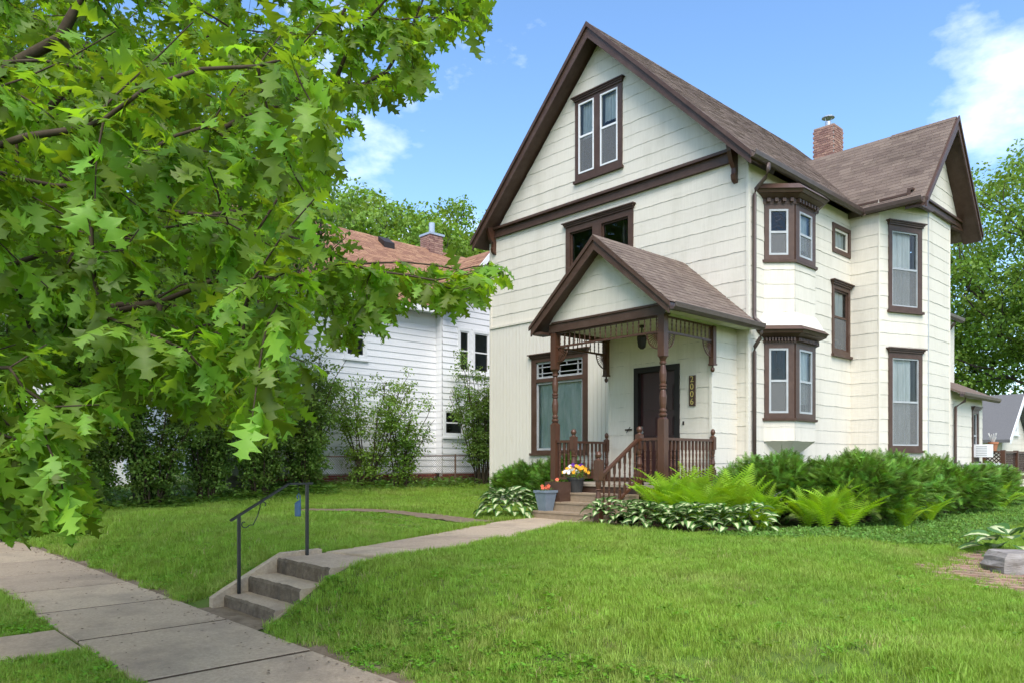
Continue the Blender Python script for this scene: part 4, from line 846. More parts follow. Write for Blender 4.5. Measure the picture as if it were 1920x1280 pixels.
b = MB(); b.box(xr - .36, xr + .36, 4.49, 5.21, 9.85, 9.93); b.lathe(xr, 4.85, [(9.93, .12), (10.4, .12)], 10); build('flue', b, 'galv', nch)
b = MB(); b.hexa([(-16.0, 2.1, 8.95), (-15.6, 2.1, 8.6), (-15.6, 2.55, 8.6), (-16.0, 2.55, 8.95)], [(-16.0, 2.1, 9.25), (-15.6, 2.1, 8.98), (-15.6, 2.55, 8.98), (-16.0, 2.55, 9.25)]); build('roof_vent', b, 'lamp_metal', nr)
b = MB(); b.box(NX - 1.0, NX - .95, -5.3, 7.4, .3, 5.9); b.box(NX - .95, NX - .2, -5.3, 7.4, 3.3, 3.35); build('partition', b, 'interior', nb)
# chain link fence
fn = thing('chain_link_fence', (-11.4, 0, .3), 'low chain-link fence in front of the white house', 'fence')
FX = -11.4; fy = [-3.4, -1.6, .2, 2.0, 3.8, 5.6]
for y in fy: b = MB(); b.lathe(FX, y, [(h1(FX, y) - .05, .028), (h1(FX, y) + .98, .028), (h1(FX, y) + 1.0, .01)], 8); build('post', b, 'rust', fn)
b = MB(); b.tube([(FX, -3.4, h1(FX, -3.4) + .95), (FX, 5.6, h1(FX, 5.6) + .95)], .02, 6); build('top_rail', b, 'rust', fn)
b = MB(); y = -3.4; n_ = 0
while y < 5.6:
    for sg in (1, -1):
        y0 = y if sg > 0 else y + .9; pA = (FX, y0, h1(FX, y) + .03); pB = (FX, y0 + sg * .9, h1(FX, y) + .93)
        if pB[1] <= 5.6 and pB[1] >= -3.4: b.bar(pA, pB, .004, .004)
    y += .075
build('wire_mesh', b, 'rust', fn, kind='stuff')
# white house far left beyond the hedge, garage far right
fh = thing('far_white_house', (-24, -9, 0), 'white house with brick porch glimpsed through the hedge at far left', 'house')
Fh = Fr((-24, -16), (-24, -3)); hw = []
for u0 in (1.5, 4.2, 6.8, 9.6):
    o = dict(r=(u0 + .1, u0 + 1.0, 1.5, 2.8), fw=.04, meet=.5); window(fh, Fh, u0, u0 + 1.1, 1.4, 2.9, [o], trim='white', cap=0); hw.append((o['r'], (u0, u0 + 1.1, 1.4, 2.9)))
wall(fh, Fh, -.6, 6, [q[0] for q in hw], cover=[q[1] for q in hw], exp=.2, m='white_siding', wave=0)
b = MB(); b.hexa([(-23.4, -16.5, 5.9), (-23.4, -2.5, 5.9), (-28, -2.5, 9), (-28, -16.5, 9)], [(-23.4, -16.5, 6.05), (-23.4, -2.5, 6.05), (-28, -2.5, 9.15), (-28, -16.5, 9.15)]); build('roof', b, 'grey_shingle', fh)
for y in (-9.2, -7.2): b = MB(); b.box(-23.2, -22.8, y, y + .4, -.6, .75); build('brick_pier', b, 'brick', fh, rnd=True)
b = MB(); b.box(-23.9, -22.6, -9.4, -6.6, .75, .85); build('porch_floor', b, 'grey_shingle', fh)
b = MB(); b.box(-25.2, -25.15, -15.8, -3.2, -.5, 6); build('partition', b, 'interior', fh)
ga = thing('garage', (-3, 21.6, 0), 'small garage with grey shingled gable roof behind the deck', 'garage')
Ga = Fr((-.7, 19.9), (-.7, 23.3)); Gb = Fr((-6.0, 19.9), (-.7, 19.9)); Gc = Fr((-.6, 23.4), (5, 23.4))
o = dict(r=(1.3, 2.1, 2.2, 3.0), fw=.04, m='white'); window(ga, Ga, 1.2, 2.2, 2.1, 3.1, [o], trim='white', cap=0)
wall(ga, Ga, -.2, 3.45, [o['r']], cover=[(1.2, 2.2, 2.1, 3.1)], lo=lambda z: max(0., (z - 2.0) * 1.15), hi=lambda z: min(3.4, 3.4 - (z - 2.0) * 1.15), m='siding', exp=.2, wave=0); wall(ga, Gb, -.2, 2.1, [], m='siding', exp=.2, wave=0)
o2 = dict(r=(1.5, 5.0, .45, 1.35), fw=.04, m='doorframe'); window(ga, Gc, 1.4, 5.1, .35, 1.45, [o2], trim='doorframe', cap=0)
wall(ga, Gc, -.2, 2.3, [o2['r']], cover=[(1.4, 5.1, .35, 1.45)], m='white_siding', exp=.2, wave=0)
b = MB(); b.box(-.5, 5, 24.4, 24.5, 0, 2.2); build('partition', b, 'interior', ga)
b = MB(); b.hexa([(-6.3, 19.5, 1.75), (-.35, 19.5, 1.75), (-.35, 21.6, 3.58), (-6.3, 21.6, 3.58)], [(-6.3, 19.5, 1.87), (-.35, 19.5, 1.87), (-.35, 21.6, 3.7), (-6.3, 21.6, 3.7)]); b.hexa([(-6.3, 21.6, 3.58), (-.35, 21.6, 3.58), (-.35, 23.7, 1.75), (-6.3, 23.7, 1.75)], [(-6.3, 21.6, 3.7), (-.35, 21.6, 3.7), (-.35, 23.7, 1.87), (-6.3, 23.7, 1.87)]); b.box(-.3, 5.2, 23.1, 26, 2.3, 2.42); build('roof', b, 'grey_shingle', ga)
b = MB(); [b.prism([(-.34, 21.6, 3.72), (-.34, 21.6 + s * 2.12, 1.87), (-.34, 21.6 + s * 2.12, 1.68), (-.34, 21.6, 3.52)], (.04, 0, 0)) for s in (-1, 1)]; build('bargeboard', b, 'white', ga)
# back deck with railing
dk = thing('back_deck', (1.0, 13.2, 0), 'brown wooden back deck with lattice railing beside the rear extension', 'deck')
b = MB(); b.box(.2, 1.2, 12.3, 15.0, .5, .62); build('deck_floor', b, 'brown_red', dk)
for x, y in ((.7, 12.32), (1.2, 12.32), (1.2, 13.7), (1.2, 15.0)): b = MB(); b.box(x - .06, x + .06, y - .06, y + .06, -.1, 1.38); build('post', b, 'brown_red', dk)
def lattice(p, q):
    p = Vector(p); q = Vector(q); b = MB(); Ln = (q - p).length; d = (q - p) / Ln; z = Vector((0, 0, 1))
    b.bar(p + z * 1.33, q + z * 1.33, .09, .05); b.bar(p + z * .72, q + z * .72, .05, .05); build('rail', b, 'brown_red', dk)
    b = MB(); t = -.55
    while t < Ln:
        for s in (1, -1):
            a0, a1 = (t, t + .56) if s > 0 else (t + .56, t); z0_, z1_ = .75, 1.3
            lo, hi = 0.02, Ln - .02
            def cl(a): return (max(lo, min(hi, a)), z0_ + (z1_ - z0_) * (max(lo, min(hi, a)) - a0) / (a1 - a0))
            c0, c1 = cl(a0), cl(a1)
            if abs(c0[0] - c1[0]) > .03: b.bar(p + d * c0[0] + z * c0[1], p + d * c1[0] + z * c1[1], .01, .03)
        t += .11
    build('lattice_panel', b, 'lattice', dk, kind='stuff')
lattice((.75, 12.32, 0), (1.15, 12.32, 0)); lattice((1.2, 12.4, 0), (1.2, 13.65, 0)); lattice((1.2, 13.75, 0), (1.2, 14.95, 0))
tp = thing('terracotta_pot', (0.95, 12.32, 1.38), 'terracotta flower pot standing on the back deck rail', 'pot')
b = MB(); b.lathe(0.95, 12.32, [(1.36, .085), (1.56, .125), (1.56, .14), (1.62, .14), (1.62, .12), (1.58, .11)], 14); build('pot_body', b, 'terracotta', tp, smooth=False)
b = MB(); [b.bar((0.95, 12.32, 1.58), (0.95 + random.uniform(-.12, .12), 12.32 + random.uniform(-.1, .1), 1.85 + random.uniform(-.1, .05)), .012, .03) for _ in range(12)]; build('plant', b, 'petal_white', tp, kind='stuff')
ac = thing('window_air_conditioner', (.95, 11.1, 1.1), 'white air conditioner sticking out of the rear extension window', 'air conditioner')
b = MB(); b.box(.82, 1.2, 10.93, 11.33, zr(.12), zr(.48)); build('case', b, 'white', ac)
for k in range(6): b = MB(); b.box(.88, 1.15, 10.925, 10.93, zr(.16 + k * .05), zr(.18 + k * .05)); build('louvre', b, 'alu', ac)
cd = thing('condenser_unit', (1.35, 9.9, 0), 'grey air conditioning condenser behind the yew shrubs', 'condenser')
b = MB(); b.box(1.0, 1.85, 9.4, 10.25, 0, .92); build('cabinet', b, 'bluegrey', cd); b = MB(); b.box(.98, 1.87, 9.38, 10.27, .92, .97); b.lathe(1.42, 9.82, [(.97, .36), (1.0, .34)], 16); build('lid', b, 'alu', cd)
# planters on the porch steps
def leaf_clump(name, c, n, rad, hh, m, parent, size=.05):
    b = MB(); c = Vector(c)
    for _ in range(n):
        a = random.uniform(0, 6.28); r_ = rad * math.sqrt(random.random()); z = hh * random.random() * (1 - .5 * (r_ / rad) ** 2); p = c + Vector((r_ * math.cos(a), r_ * math.sin(a), z)); t = Vector((math.cos(a), math.sin(a), random.uniform(-.2, .7))).normalized() * size * random.uniform(.7, 1.3); s = t.cross(Vector((0, 0, 1))).normalized() * size * .35
        b.ca = random.random(); b.add([p, p + t * .5 + s, p + t, p + t * .5 - s], [(0, 1, 2, 3)])
    return build(name, b, m, parent, rnd=True, kind='stuff')
def blossom(parent, c, r, m, m2):
    b = MB(); c = Vector(c); to = (Vector((CAMP[0], CAMP[1], HC + 2)) - c).normalized(); to = (to + Vector((random.uniform(-.5, .5), random.uniform(-.5, .5), random.uniform(-.3, .5)))).normalized(); x = to.cross(Vector((0, 0, 1))).normalized(); y = x.cross(to)
    for k in range(5):
        a = 2 * math.pi * k / 5 + .3; d = x * math.cos(a) + y * math.sin(a); e = x * -math.sin(a) + y * math.cos(a); b.add([c, c + d * r * .6 + e * r * .5 + to * .008, c + d * r + to * .004, c + d * r * .6 - e * r * .5 + to * .008], [(0, 1, 2, 3)])
    o = build('flower', b, m, parent); b = MB(); b.lathe(0, 0, [(0, r * .22), (.006, r * .12)], 6); b.v = [tuple(c + x * v[0] + y * v[1] + to * (v[2] + .008)) for v in b.v]; o.data.materials.append(MATS[m2])
    nv = len(o.data.vertices); return o
px_, py_ = -1.93, -2.78; zt = ZF_ - .16
p1 = thing('pansy_pot', (px_, py_, zt), 'dark pot of purple, yellow and white pansies on the top porch step', 'flower pot')
b = MB(); b.lathe(px_, py_, [(zt, .11), (zt + .24, .15), (zt + .24, .165), (zt + .28, .165), (zt + .28, .145), (zt + .25, .14)], 18); build('pot_body', b, 'darkpot', p1)
b = MB(); b.lathe(px_, py_, [(zt + .24, .14), (zt + .25, .13)], 12); build('soil', b, 'soil', p1)
leaf_clump('leaves', (px_, py_, zt + .26), 160, .2, .16, 'shrub_leaf', p1, .06)
for k in range(34):
    a = random.uniform(0, 6.28); r_ = .24 * math.sqrt(random.random()); hgt = .36 + .2 * (1 - r_ / .24) + random.uniform(-.03, .05); m_, m2_ = (('purple', 'yellow') if hgt > .49 else random.choice([('yellow', 'lamp_metal'), ('petal_white', 'purple'), ('petal_white', 'yellow'), ('yellow', 'purple')])); blossom(p1, (px_ + r_ * math.cos(a), py_ + r_ * math.sin(a), zt + hgt), random.uniform(.032, .045), m_, m2_)
zt2 = ZF_ - .32; bx_, by_ = -2.12, -3.07
p2 = thing('box_planter', (bx_, by_, zt2), 'dark brown wooden box planter on the middle porch step', 'planter')
b = MB(); 
for q in ((bx_ - .19, bx_ + .19, by_ - .15, by_ - .125), (bx_ - .19, bx_ + .19, by_ + .125, by_ + .15), (bx_ - .19, bx_ - .165, by_ - .125, by_ + .125), (bx_ + .165, bx_ + .19, by_ - .125, by_ + .125)): b.box(*q, zt2, zt2 + .36)
b.box(bx_ - .165, bx_ + .165, by_ - .125, by_ + .125, zt2 + .02, zt2 + .31); build('box', b, 'brown', p2); leaf_clump('leaves', (bx_, by_, zt2 + .32), 50, .15, .09, 'light_leaf', p2, .05); blossom(p2, (bx_ + .06, by_ - .08, zt2 + .40), .04, 'redflower', 'yellow')
zt3 = ZF_ - .48; qx, qy = -2.13, -3.38
p3 = thing('tapered_pot', (qx, qy, zt3), 'blue-grey tapered square pot with red flowers beside the hosta', 'flower pot')
b = MB(); b.lathe(qx, qy, [(zt3, .13), (zt3 + .33, .2), (zt3 + .33, .225), (zt3 + .37, .225), (zt3 + .37, .195), (zt3 + .33, .18)], 4, R(45)); build('pot_body', b, 'bluegrey', p3)
leaf_clump('leaves', (qx, qy, zt3 + .34), 50, .13, .08, 'shrub_leaf', p3, .05); [blossom(p3, (qx + random.uniform(-.1, .1), qy + random.uniform(-.1, .1), zt3 + random.uniform(.4, .45)), .035, 'redflower', 'yellow') for _ in range(7)]
# ---------------------------------------------------------------- vegetation
def frames(dirs, ups):
    """rotation matrices with columns (side, dir, normal) for leaf local axes x=side, y=along, z=normal"""
    y = dirs / np.linalg.norm(dirs, axis=1, keepdims=True); x = np.cross(y, ups); x /= np.linalg.norm(x, axis=1, keepdims=True) + 1e-9; z = np.cross(x, y)
    return np.stack([x, y, z], -1)
def scatter(bv, bf, M, pos, scale):
    """copies of a small mesh: M (k,3,3), pos (k,3), scale (k,)"""
    k = len(pos); V = np.einsum('kij,nj->kni', M, bv) * scale[:, None, None] + pos[:, None, :]
    F = bf[None] + (np.arange(k) * len(bv))[:, None, None]; return V.reshape(-1, 3), F.reshape(-1, bf.shape[1])
OAK = [(.0, .0), (.06, .012), (.14, .02), (.19, .13), (.235, .205), (.26, .12), (.30, .06), (.37, .17), (.43, .26), (.475, .385), (.50, .25), (.545, .21), (.56, .08), (.63, .16), (.70, .24), (.745, .33), (.75, .18), (.77, .09), (.83, .10), (.90, .175), (.905, .08), (1.0, .0)]
def oak_mesh(fold, droop, curl, tw=0):
    n = len(OAK); v = []; f = []
    for t, w_ in OAK:
        m_ = min(1, t * 1.02); zc = -droop * t * t
        v += [(0, m_, zc)]
        for s in (-1, 1): v.append((s * w_, t, zc + fold * w_ - curl * w_ * w_ * (1.5 + math.sin(t * 9))))
    for i in range(n - 1):
        a, b_ = 3 * i, 3 * i + 3
        f += [(a, a + 1, b_ + 1), (a, b_ + 1, b_), (a, b_, b_ + 2), (a, b_ + 2, a + 2)]
    v = [(x * math.cos(tw * y) - z * math.sin(tw * y), y, x * math.sin(tw * y) + z * math.cos(tw * y)) for x, y, z in v]
    return np.array(v, float), np.array(f, int)
OAKM = [oak_mesh(.25, .25, .2, .5), oak_mesh(.5, .5, .5, -.6), oak_mesh(.1, .1, .9, .2), oak_mesh(-.2, .45, .4, .9)]
def grow(pts, trunk, spacing=.3, pen=.25):
    """attach every point to the nearest part of the growing tree; returns nodes, parents"""
    nodes = [np.array(p, float) for p in trunk]; par = [i - 1 for i in range(len(trunk))]
    A = np.zeros((len(pts) * 14 + len(trunk) + 10, 3)); A[:len(nodes)] = nodes; dist = np.zeros(len(A)); n = len(nodes)
    for i in range(1, n): dist[i] = dist[i - 1] + np.linalg.norm(A[i] - A[i - 1])
    tips = []
    for p in pts:
        d = np.linalg.norm(A[:n] - p, axis=1) + pen * dist[:n] * .3; j = int(np.argmin(d)); a = A[j].copy(); L_ = np.linalg.norm(p - a); m_ = max(1, min(12, int(L_ / spacing)))
        prev = j; side = rng.normal(0, .05 * L_, 3)
        for k in range(1, m_ + 1):
            t = k / m_; q = a + (p - a) * t + side * math.sin(math.pi * t) + np.array([0, 0, .08 * L_ * math.sin(math.pi * t)])
            A[n] = q; dist[n] = dist[prev] + np.linalg.norm(q - A[prev]); par.append(prev); prev = n; n += 1
        tips.append(prev)
    A = A[:n]; pa = np.array([max(0, q) for q in par]); fix = np.zeros(n, bool); fix[:len(trunk)] = True
    for _ in range(5):
        sm = A[pa].copy(); ct = np.ones(n); np.add.at(sm, pa[1:], A[1:]); np.add.at(ct, pa[1:], 1); tgt = sm / ct[:, None]; lf = ct < 1.5
        A = np.where((fix | lf)[:, None], A, A * .45 + tgt * .55)
    return A, par, tips
def limbs(A, par, tips, r0, ex, skip=0, seg=5, rmax=.3):
    cnt = np.zeros(len(A))
    for t in tips: cnt[t] += 1
    for i in range(len(A) - 1, 0, -1): cnt[par[i]] += cnt[i]
    r = np.minimum(r0 * np.maximum(cnt, 1) ** ex, rmax); ii = np.array([i for i in range(1, len(A)) if i >= skip]); pp = np.array([par[i] for i in ii])
    a, b_ = A[pp], A[ii]; t = b_ - a; t /= np.linalg.norm(t, axis=1, keepdims=True) + 1e-9
    u = np.where(np.abs(t[:, 2:3]) < .9, np.array([[0, 0, 1.]]), np.array([[1., 0, 0]])); s = np.cross(t, u); s /= np.linalg.norm(s, axis=1, keepdims=True); c = np.cross(s, t)
    an = np.arange(seg) * 2 * math.pi / seg; ring = s[:, None] * np.cos(an)[None, :, None] + c[:, None] * np.sin(an)[None, :, None]
    ra = np.minimum(r[pp], r[ii] * 1.5); V = np.concatenate([a[:, None] + ring * ra[:, None, None], b_[:, None] + ring * r[ii][:, None, None]], 1).reshape(-1, 3)
    base = (np.arange(len(ii)) * 2 * seg)[:, None]; F = np.concatenate([np.stack([base[:, 0] + k, base[:, 0] + (k + 1) % seg, base[:, 0] + seg + (k + 1) % seg, base[:, 0] + seg + k], -1) for k in range(seg)]); return V, F
def inpoly(x, y, P):
    c = np.zeros(len(x), bool); j = len(P) - 1
    for i in range(len(P)):
        xi, yi = P[i]; xj, yj = P[j]; k = ((yi > y) != (yj > y)) & (x < (xj - xi) * (y - yi) / (yj - yi + 1e-9) + xi); c ^= k; j = i
    return c
def unproj(px, py, s):
    d = FWD[None] + ((px - PX0) / FPX)[:, None] * RGT[None]; p = CAMP[None] + s[:, None] * d; return np.column_stack([p, HC + (PY0 - py) / FPX * s])
# ---- street oak at the left: trunk outside the frame, boughs over the sidewalk
oak = thing('oak_tree', (.9, -14.4, -.57), 'large oak whose lobed leaves hang over the sidewalk at upper left', 'tree')
POLY = [(-400, -400), (905, -400), (915, 30), (865, 62), (800, 72), (785, 150), (745, 195), (690, 205), (650, 260), (600, 330), (575, 415), (655, 425), (770, 475), (905, 478), (950, 512), (905, 560), (820, 590), (760, 560), (690, 640), (610, 640), (575, 715), (510, 705), (470, 755), (492, 825), (455, 870), (400, 850), (380, 745), (255, 725), (205, 790), (70, 770), (185, 900), (150, 955), (0, 975), (-400, 975)]
n = 60000; px = rng.uniform(-350, 960, n); py = rng.uniform(-350, 990, n); s_ = 3.0 + 9.5 * rng.random(n) ** 1.15
k = inpoly(px + rng.normal(0, 9, n), py + rng.normal(0, 9, n), POLY); px, py, s_ = px[k], py[k], s_[k]
k = (s_ > 4.6) | (py > 40); P = unproj(px, py, s_); k &= (P[:, 2] < 11) & (np.hypot(P[:, 0] - .9, P[:, 1] + 14.4) < 10.5) & (P[:, 2] > .75)
# low boughs only near the front; keep sprays thin where the picture's lower edge is
k &= ~((px > 575) & (py > 415)) & ~((py > 600) & (s_ > 7.5)) & ~((px > 600) & (py > 380) & ((s_ < 5) | (s_ > 7))) & ~((px > 620) & (py < 380) & ((s_ < 5.2) | (s_ > 8)))
P = P[k]; rng.shuffle(P); P = P[:2350]
for pol, nn_, sa, sb_ in (([(60, 540), (560, 560), (575, 700), (495, 830), (450, 880), (390, 760), (250, 720), (100, 740)], 60, 3.3, 5.5), ([(-40, 800), (60, 800), (190, 870), (180, 930), (60, 972), (-40, 975)], 14, 3.0, 3.8), ([(590, 425), (770, 470), (905, 478), (955, 512), (905, 565), (830, 590), (760, 565), (700, 640), (600, 640)], 75, 5.0, 6.6), ([(620, -60), (905, -60), (912, 30), (865, 62), (800, 72), (785, 150), (745, 195), (690, 205), (640, 250), (600, 300)], 70, 5.2, 7.4)):
    qx_ = rng.uniform(-40, 960, 16000); qy_ = rng.uniform(-60, 980, 16000); kk = inpoly(qx_, qy_, pol); P = np.concatenate([P, unproj(qx_[kk][:nn_], qy_[kk][:nn_], rng.uniform(sa, sb_, nn_))])
Q = rng.normal(0, 1, (2600, 3)); Q /= np.linalg.norm(Q, axis=1, keepdims=True); Q = np.array([.9, -14.4, 6.2]) + Q * np.array([6.3, 6.0, 4.2]) * (.55 + .45 * rng.random((2600, 1)))
pxq, pyq, sq = px_of(Q); vis = (sq > .3) & (pxq > -380) & (pxq < 2000) & (pyq > -380) & (pyq < 1300); Q = Q[~vis & (Q[:, 2] > 2.2) & (np.linalg.norm(Q - np.array([CAMP[0], CAMP[1], HC]), axis=1) > 2.6) & (Q[:, 0] < 1.5)][:300]
AP = np.concatenate([P, Q]); trunkp = [(.9, -14.4, -.6), (.92, -14.35, .6), (.88, -14.3, 1.6), (.95, -14.2, 2.4), (.9, -14.15, 3.3), (1.0, -14.1, 4.3), (1.05, -14.0, 5.4), (1.0, -14.0, 6.6), (1.05, -13.9, 7.8), (1.0, -13.9, 9.2)]
AP = AP[np.argsort(np.linalg.norm(AP - np.array([.9, -14.2, 4.5]), axis=1))]
A, par, tips = grow(AP, trunkp, .35)
b = MB(); b.tube(trunkp, [.36, .29, .26, .25, .23, .2, .17, .13, .09, .05], 12); build('trunk', b, 'bark', oak, smooth=True)
V, Fc = limbs(A, par, tips, .0028, .46, skip=len(trunkp), rmax=.065); V -= np.array(ORG[oak]); o = link('boughs', npmesh('boughs', V, Fc, 'twig', smooth=True), oak); tag(o, kind='stuff')
def rosettes(tipsP, tdir, nl, size, down, spread, tw=.09):
    D = []; Pp = []; Up = []
    for p, d in zip(tipsP, tdir):
        k = rng.integers(nl[0], nl[1] + 1); a0 = rng.uniform(0, 6.28)
        for i in range(k):
            a = a0 + i * 2.4; v = np.array([math.cos(a), math.sin(a), rng.uniform(-.5, .4)]) * spread + d * .7; v[2] -= down * rng.uniform(.2, 1.3); D.append(v); Pp.append(p - d * tw * rng.random() * 1.5 + v / np.linalg.norm(v) * .03); Up.append(np.array([rng.normal(0, .45), rng.normal(0, .45), 1.0]))
    D = np.array(D); Up = np.array(Up); z = np.abs(D[:, 2]) / np.linalg.norm(D, axis=1) > .93; Up[z] = rng.normal(0, 1, (z.sum(), 3)) * [1, 1, .2]
    return np.array(Pp), frames(D, Up), size * rng.uniform(.5, 1.3, len(D))
ti = np.array(tips); td = A[ti] - A[np.array([par[i] for i in ti])]; td /= np.linalg.norm(td, axis=1, keepdims=True) + 1e-9
lp, lm, lsz = rosettes(A[ti], td, (7, 11), .165, .6, .95)
lx, ly, lsd = px_of(lp); near = np.linalg.norm(lp - np.array([CAMP[0], CAMP[1], HC]), axis=1); inview = (lsd > .3) & (lx > -30) & (lx < 1950) & (ly > -30) & (ly < 1300); near = np.where(inview, near, 1e9); order = np.argsort(near); top = order[:300]; rest = order[300:]
OM = []
for bv, bf in OAKM: OM.append(npmesh('leaf', bv, bf, 'oak_leaf', smooth=True))
for i in top:
    o = bpy.data.objects.new('leaf', OM[i % 4]); COL.objects.link(o); o.parent = oak; o.matrix_local = Matrix.LocRotScale(Vector(lp[i]) - ORG[oak], Matrix(lm[i].tolist()).to_quaternion(), Vector((lsz[i],) * 3))
for q in range(4):
    sel = rest[rest % 4 == q]
    if q == 0: VV, FF, RR = [], [], []; off = 0
    bv, bf = OAKM[q]; V, Fc = scatter(bv, bf, lm[sel], lp[sel], lsz[sel]); VV.append(V); FF.append(Fc + off); off += len(V); RR.append(np.repeat(rng.random(len(sel)), len(bv)))
o = link('foliage', npmesh('foliage', np.concatenate(VV) - np.array(ORG[oak]), np.concatenate(FF), 'oak_leaf_joined', rnd=np.concatenate(RR), smooth=True), oak); tag(o, kind='stuff')
# ---- generic leafy trees and shrubs
LEAF = np.array([(0, 0, 0), (.33, .28, .06), (.24, .7, .02), (0, 1, -.08), (-.24, .7, .02), (-.33, .28, .06)], float); LEAFF = np.array([(0, 1, 2, 3), (0, 3, 4, 5)])
def leafmass(parent, C, size, m, name='crown', per=30, rad=.35, up=.25, drop=.4):
    """leaves in clumps around the points C"""
    k = len(C) * per; c = np.repeat(C, per, 0); o = rng.normal(0, 1, (k, 3)); o /= np.linalg.norm(o, axis=1, keepdims=True); o *= rad * rng.random((k, 1)) ** .5
    o[:, 2] *= .65; d = o / rad + rng.normal(0, .6, (k, 3)); d[:, 2] -= drop; u = rng.normal(0, .6, (k, 3)); u[:, 2] += 1
    V, Fc = scatter(LEAF, LEAFF, frames(d, u), c + o, size * rng.uniform(.6, 1.3, k)); r_ = np.repeat(np.clip(np.repeat(rng.random(len(C)), per) * .5 + rng.random(k) * .5, 0, 1), len(LEAF))
    ob = link(name, npmesh(name, V - np.array(ORG[parent]), Fc, m, rnd=r_), parent); return tag(ob, kind='stuff')
def tree(loc, label, hgt, crad, ch0, n, leaf, m, trunk_r=.18, group=None, per=34, rad=.5, seed=0, keep=None):
    """loc base; crown between ch0 and hgt with radius crad"""
    z0 = h1(loc[0], loc[1]) - .1; t = thing('tree', (loc[0], loc[1], z0), label, 'tree', group); cz = (hgt + ch0) / 2; rz = (hgt - ch0) / 2
    lob = rng.normal(0, 1, (9, 3)); lob /= np.linalg.norm(lob, axis=1, keepdims=True)
    Q = rng.normal(0, 1, (n * 4, 3)); Q /= np.linalg.norm(Q, axis=1, keepdims=True); bump_ = .74 + .34 * np.max(Q @ lob.T, 1) ** 3; Q = Q * (bump_ * (rng.random(len(Q)) ** .42))[:, None]
    Q = Q * np.array([crad, crad, rz]) + np.array([loc[0], loc[1], cz])
    if keep is not None: Q = Q[keep(Q)]
    Q = Q[:n]; Q = Q[np.argsort(np.linalg.norm(Q - np.array([loc[0], loc[1], ch0]), axis=1))]
    tp = [(loc[0] + .15 * math.sin(i * 1.3 + loc[0]), loc[1] + .15 * math.cos(i * 1.7), z0 + (cz + rz * .4 - z0) * i / 8) for i in range(9)]
    A, par, tips = grow(Q, tp, .7); V, Fc = limbs(A, par, tips, .012, .48, skip=9, rmax=trunk_r * .7)
    b = MB(); b.tube(tp, [trunk_r * (1.15 - i / 8) for i in range(9)], 10); build('trunk', b, 'bark', t, smooth=True)
    tag(link('limbs', npmesh('limbs', V - np.array(ORG[t]), Fc, 'bark', smooth=True), t), kind='stuff'); leafmass(t, Q, leaf, m, per=per, rad=rad); return t
tree((-11.7, -7.4), 'dark maple rising above the hedge behind the oak', 11.5, 5.0, 2.4, 800, .13, 'maple_leaf', .22, per=56, rad=.6, keep=lambda q: (px_of(q)[0] < 640 - np.maximum(0, px_of(q)[1] - 330) * .15))
tree((-13.5, -11.8), 'dark crown of a shade tree behind the oak at the far left edge', 12.5, 5.0, 2.8, 650, .14, 'maple_leaf', .3, per=50, rad=.65)
tree((-26, 10), 'bright green tree behind the orange roof, left of its chimney', 14.6, 5.0, 3, 650, .22, 'light_leaf', .3, per=75, rad=.75)
tree((-28, 16), 'broad tree behind the orange roof nearest the cream house gable', 17.0, 6.0, 3, 750, .22, 'light_leaf', .3, per=75, rad=.8)
tree((-30, 8), 'rounded tree behind the left end of the orange roof', 17.0, 5.5, 3, 650, .22, 'light_leaf', .3, per=70, rad=.8)
tree((-1.0, 30), 'large light green tree behind the house at right edge', 17.5, 6.6, 1.6, 900, .18, 'light_leaf', .32, per=60, rad=.8)
tree((-8, 33), 'leafy tree rising behind the rear of the house beside the wing gable', 13.0, 6.0, 2.4, 600, .18, 'light_leaf', .32, per=50, rad=.8)
# hedge shrubs along the lot line
def shrub(loc, label, hgt, rad, n, leaf=.06, m='shrub_leaf', stems=9, per=22, low=.35, crad=.22, group='tall shrubs along the lot line'):
    z0 = h1(*loc) - .03; t = thing('tall_shrub', (loc[0], loc[1], z0), label, 'shrub', group)
    Q = []
    sb = MB()
    for i in range(stems):
        a = random.uniform(0, 6.28); lean = random.uniform(.15, 1) * rad; hh = hgt * random.uniform(.7, 1.05); pts = []
        x0, y0 = loc[0] + .18 * math.cos(a), loc[1] + .18 * math.sin(a)
        for k in range(8):
            q = k / 7; pts.append((x0 + lean * math.cos(a) * q ** 1.6 + random.uniform(-.05, .05), y0 + lean * math.sin(a) * q ** 1.6 + random.uniform(-.05, .05), z0 + hh * q))
        sb.tube(pts, [.022 * (1.05 - k / 8) + .003 for k in range(8)], 5)
        for k in range(int(n / stems)):
            q = random.uniform(low, 1.0); j = min(6, int(q * 7)); f_ = q * 7 - j; p = np.array(pts[j]) * (1 - f_) + np.array(pts[j + 1]) * f_; dd = np.array([random.gauss(0, 1), random.gauss(0, 1), random.gauss(.3, .6)]); e = p + dd / np.linalg.norm(dd) * random.uniform(.1, .55) * rad * .6
            sb.tube([tuple(p), tuple((p + e) / 2 + [0, 0, .04]), tuple(e)], [.007, .005, .003], 3, cap=False); Q.append(e)
    build('stems', sb, 'twig', t, kind='stuff'); leafmass(t, np.array(Q), leaf, m, 'foliage', per=per, rad=crad, drop=.1); return t
hs = [((-11.0, -10.2), 'dense dark shrub where the hedge meets the sidewalk', 2.6, .95, 150), ((-11.2, -8.7), 'dark hedge shrub below the hanging oak leaves, near the sidewalk end', 3.0, 1.0, 150), ((-11.0, -7.3), 'dark hedge shrub in the shaded middle of the lot line', 3.2, 1.0, 150), ((-11.2, -6.0), 'many-stemmed dark shrub left of the handrail top', 3.3, 1.0, 150), ((-11.0, -4.7), 'leafy tall shrub directly behind the hanging blue bottle', 3.5, 1.0, 170), ((-11.1, -3.5), 'tall bushy shrub at the left end of the chain-link fence', 3.6, .95, 170)]
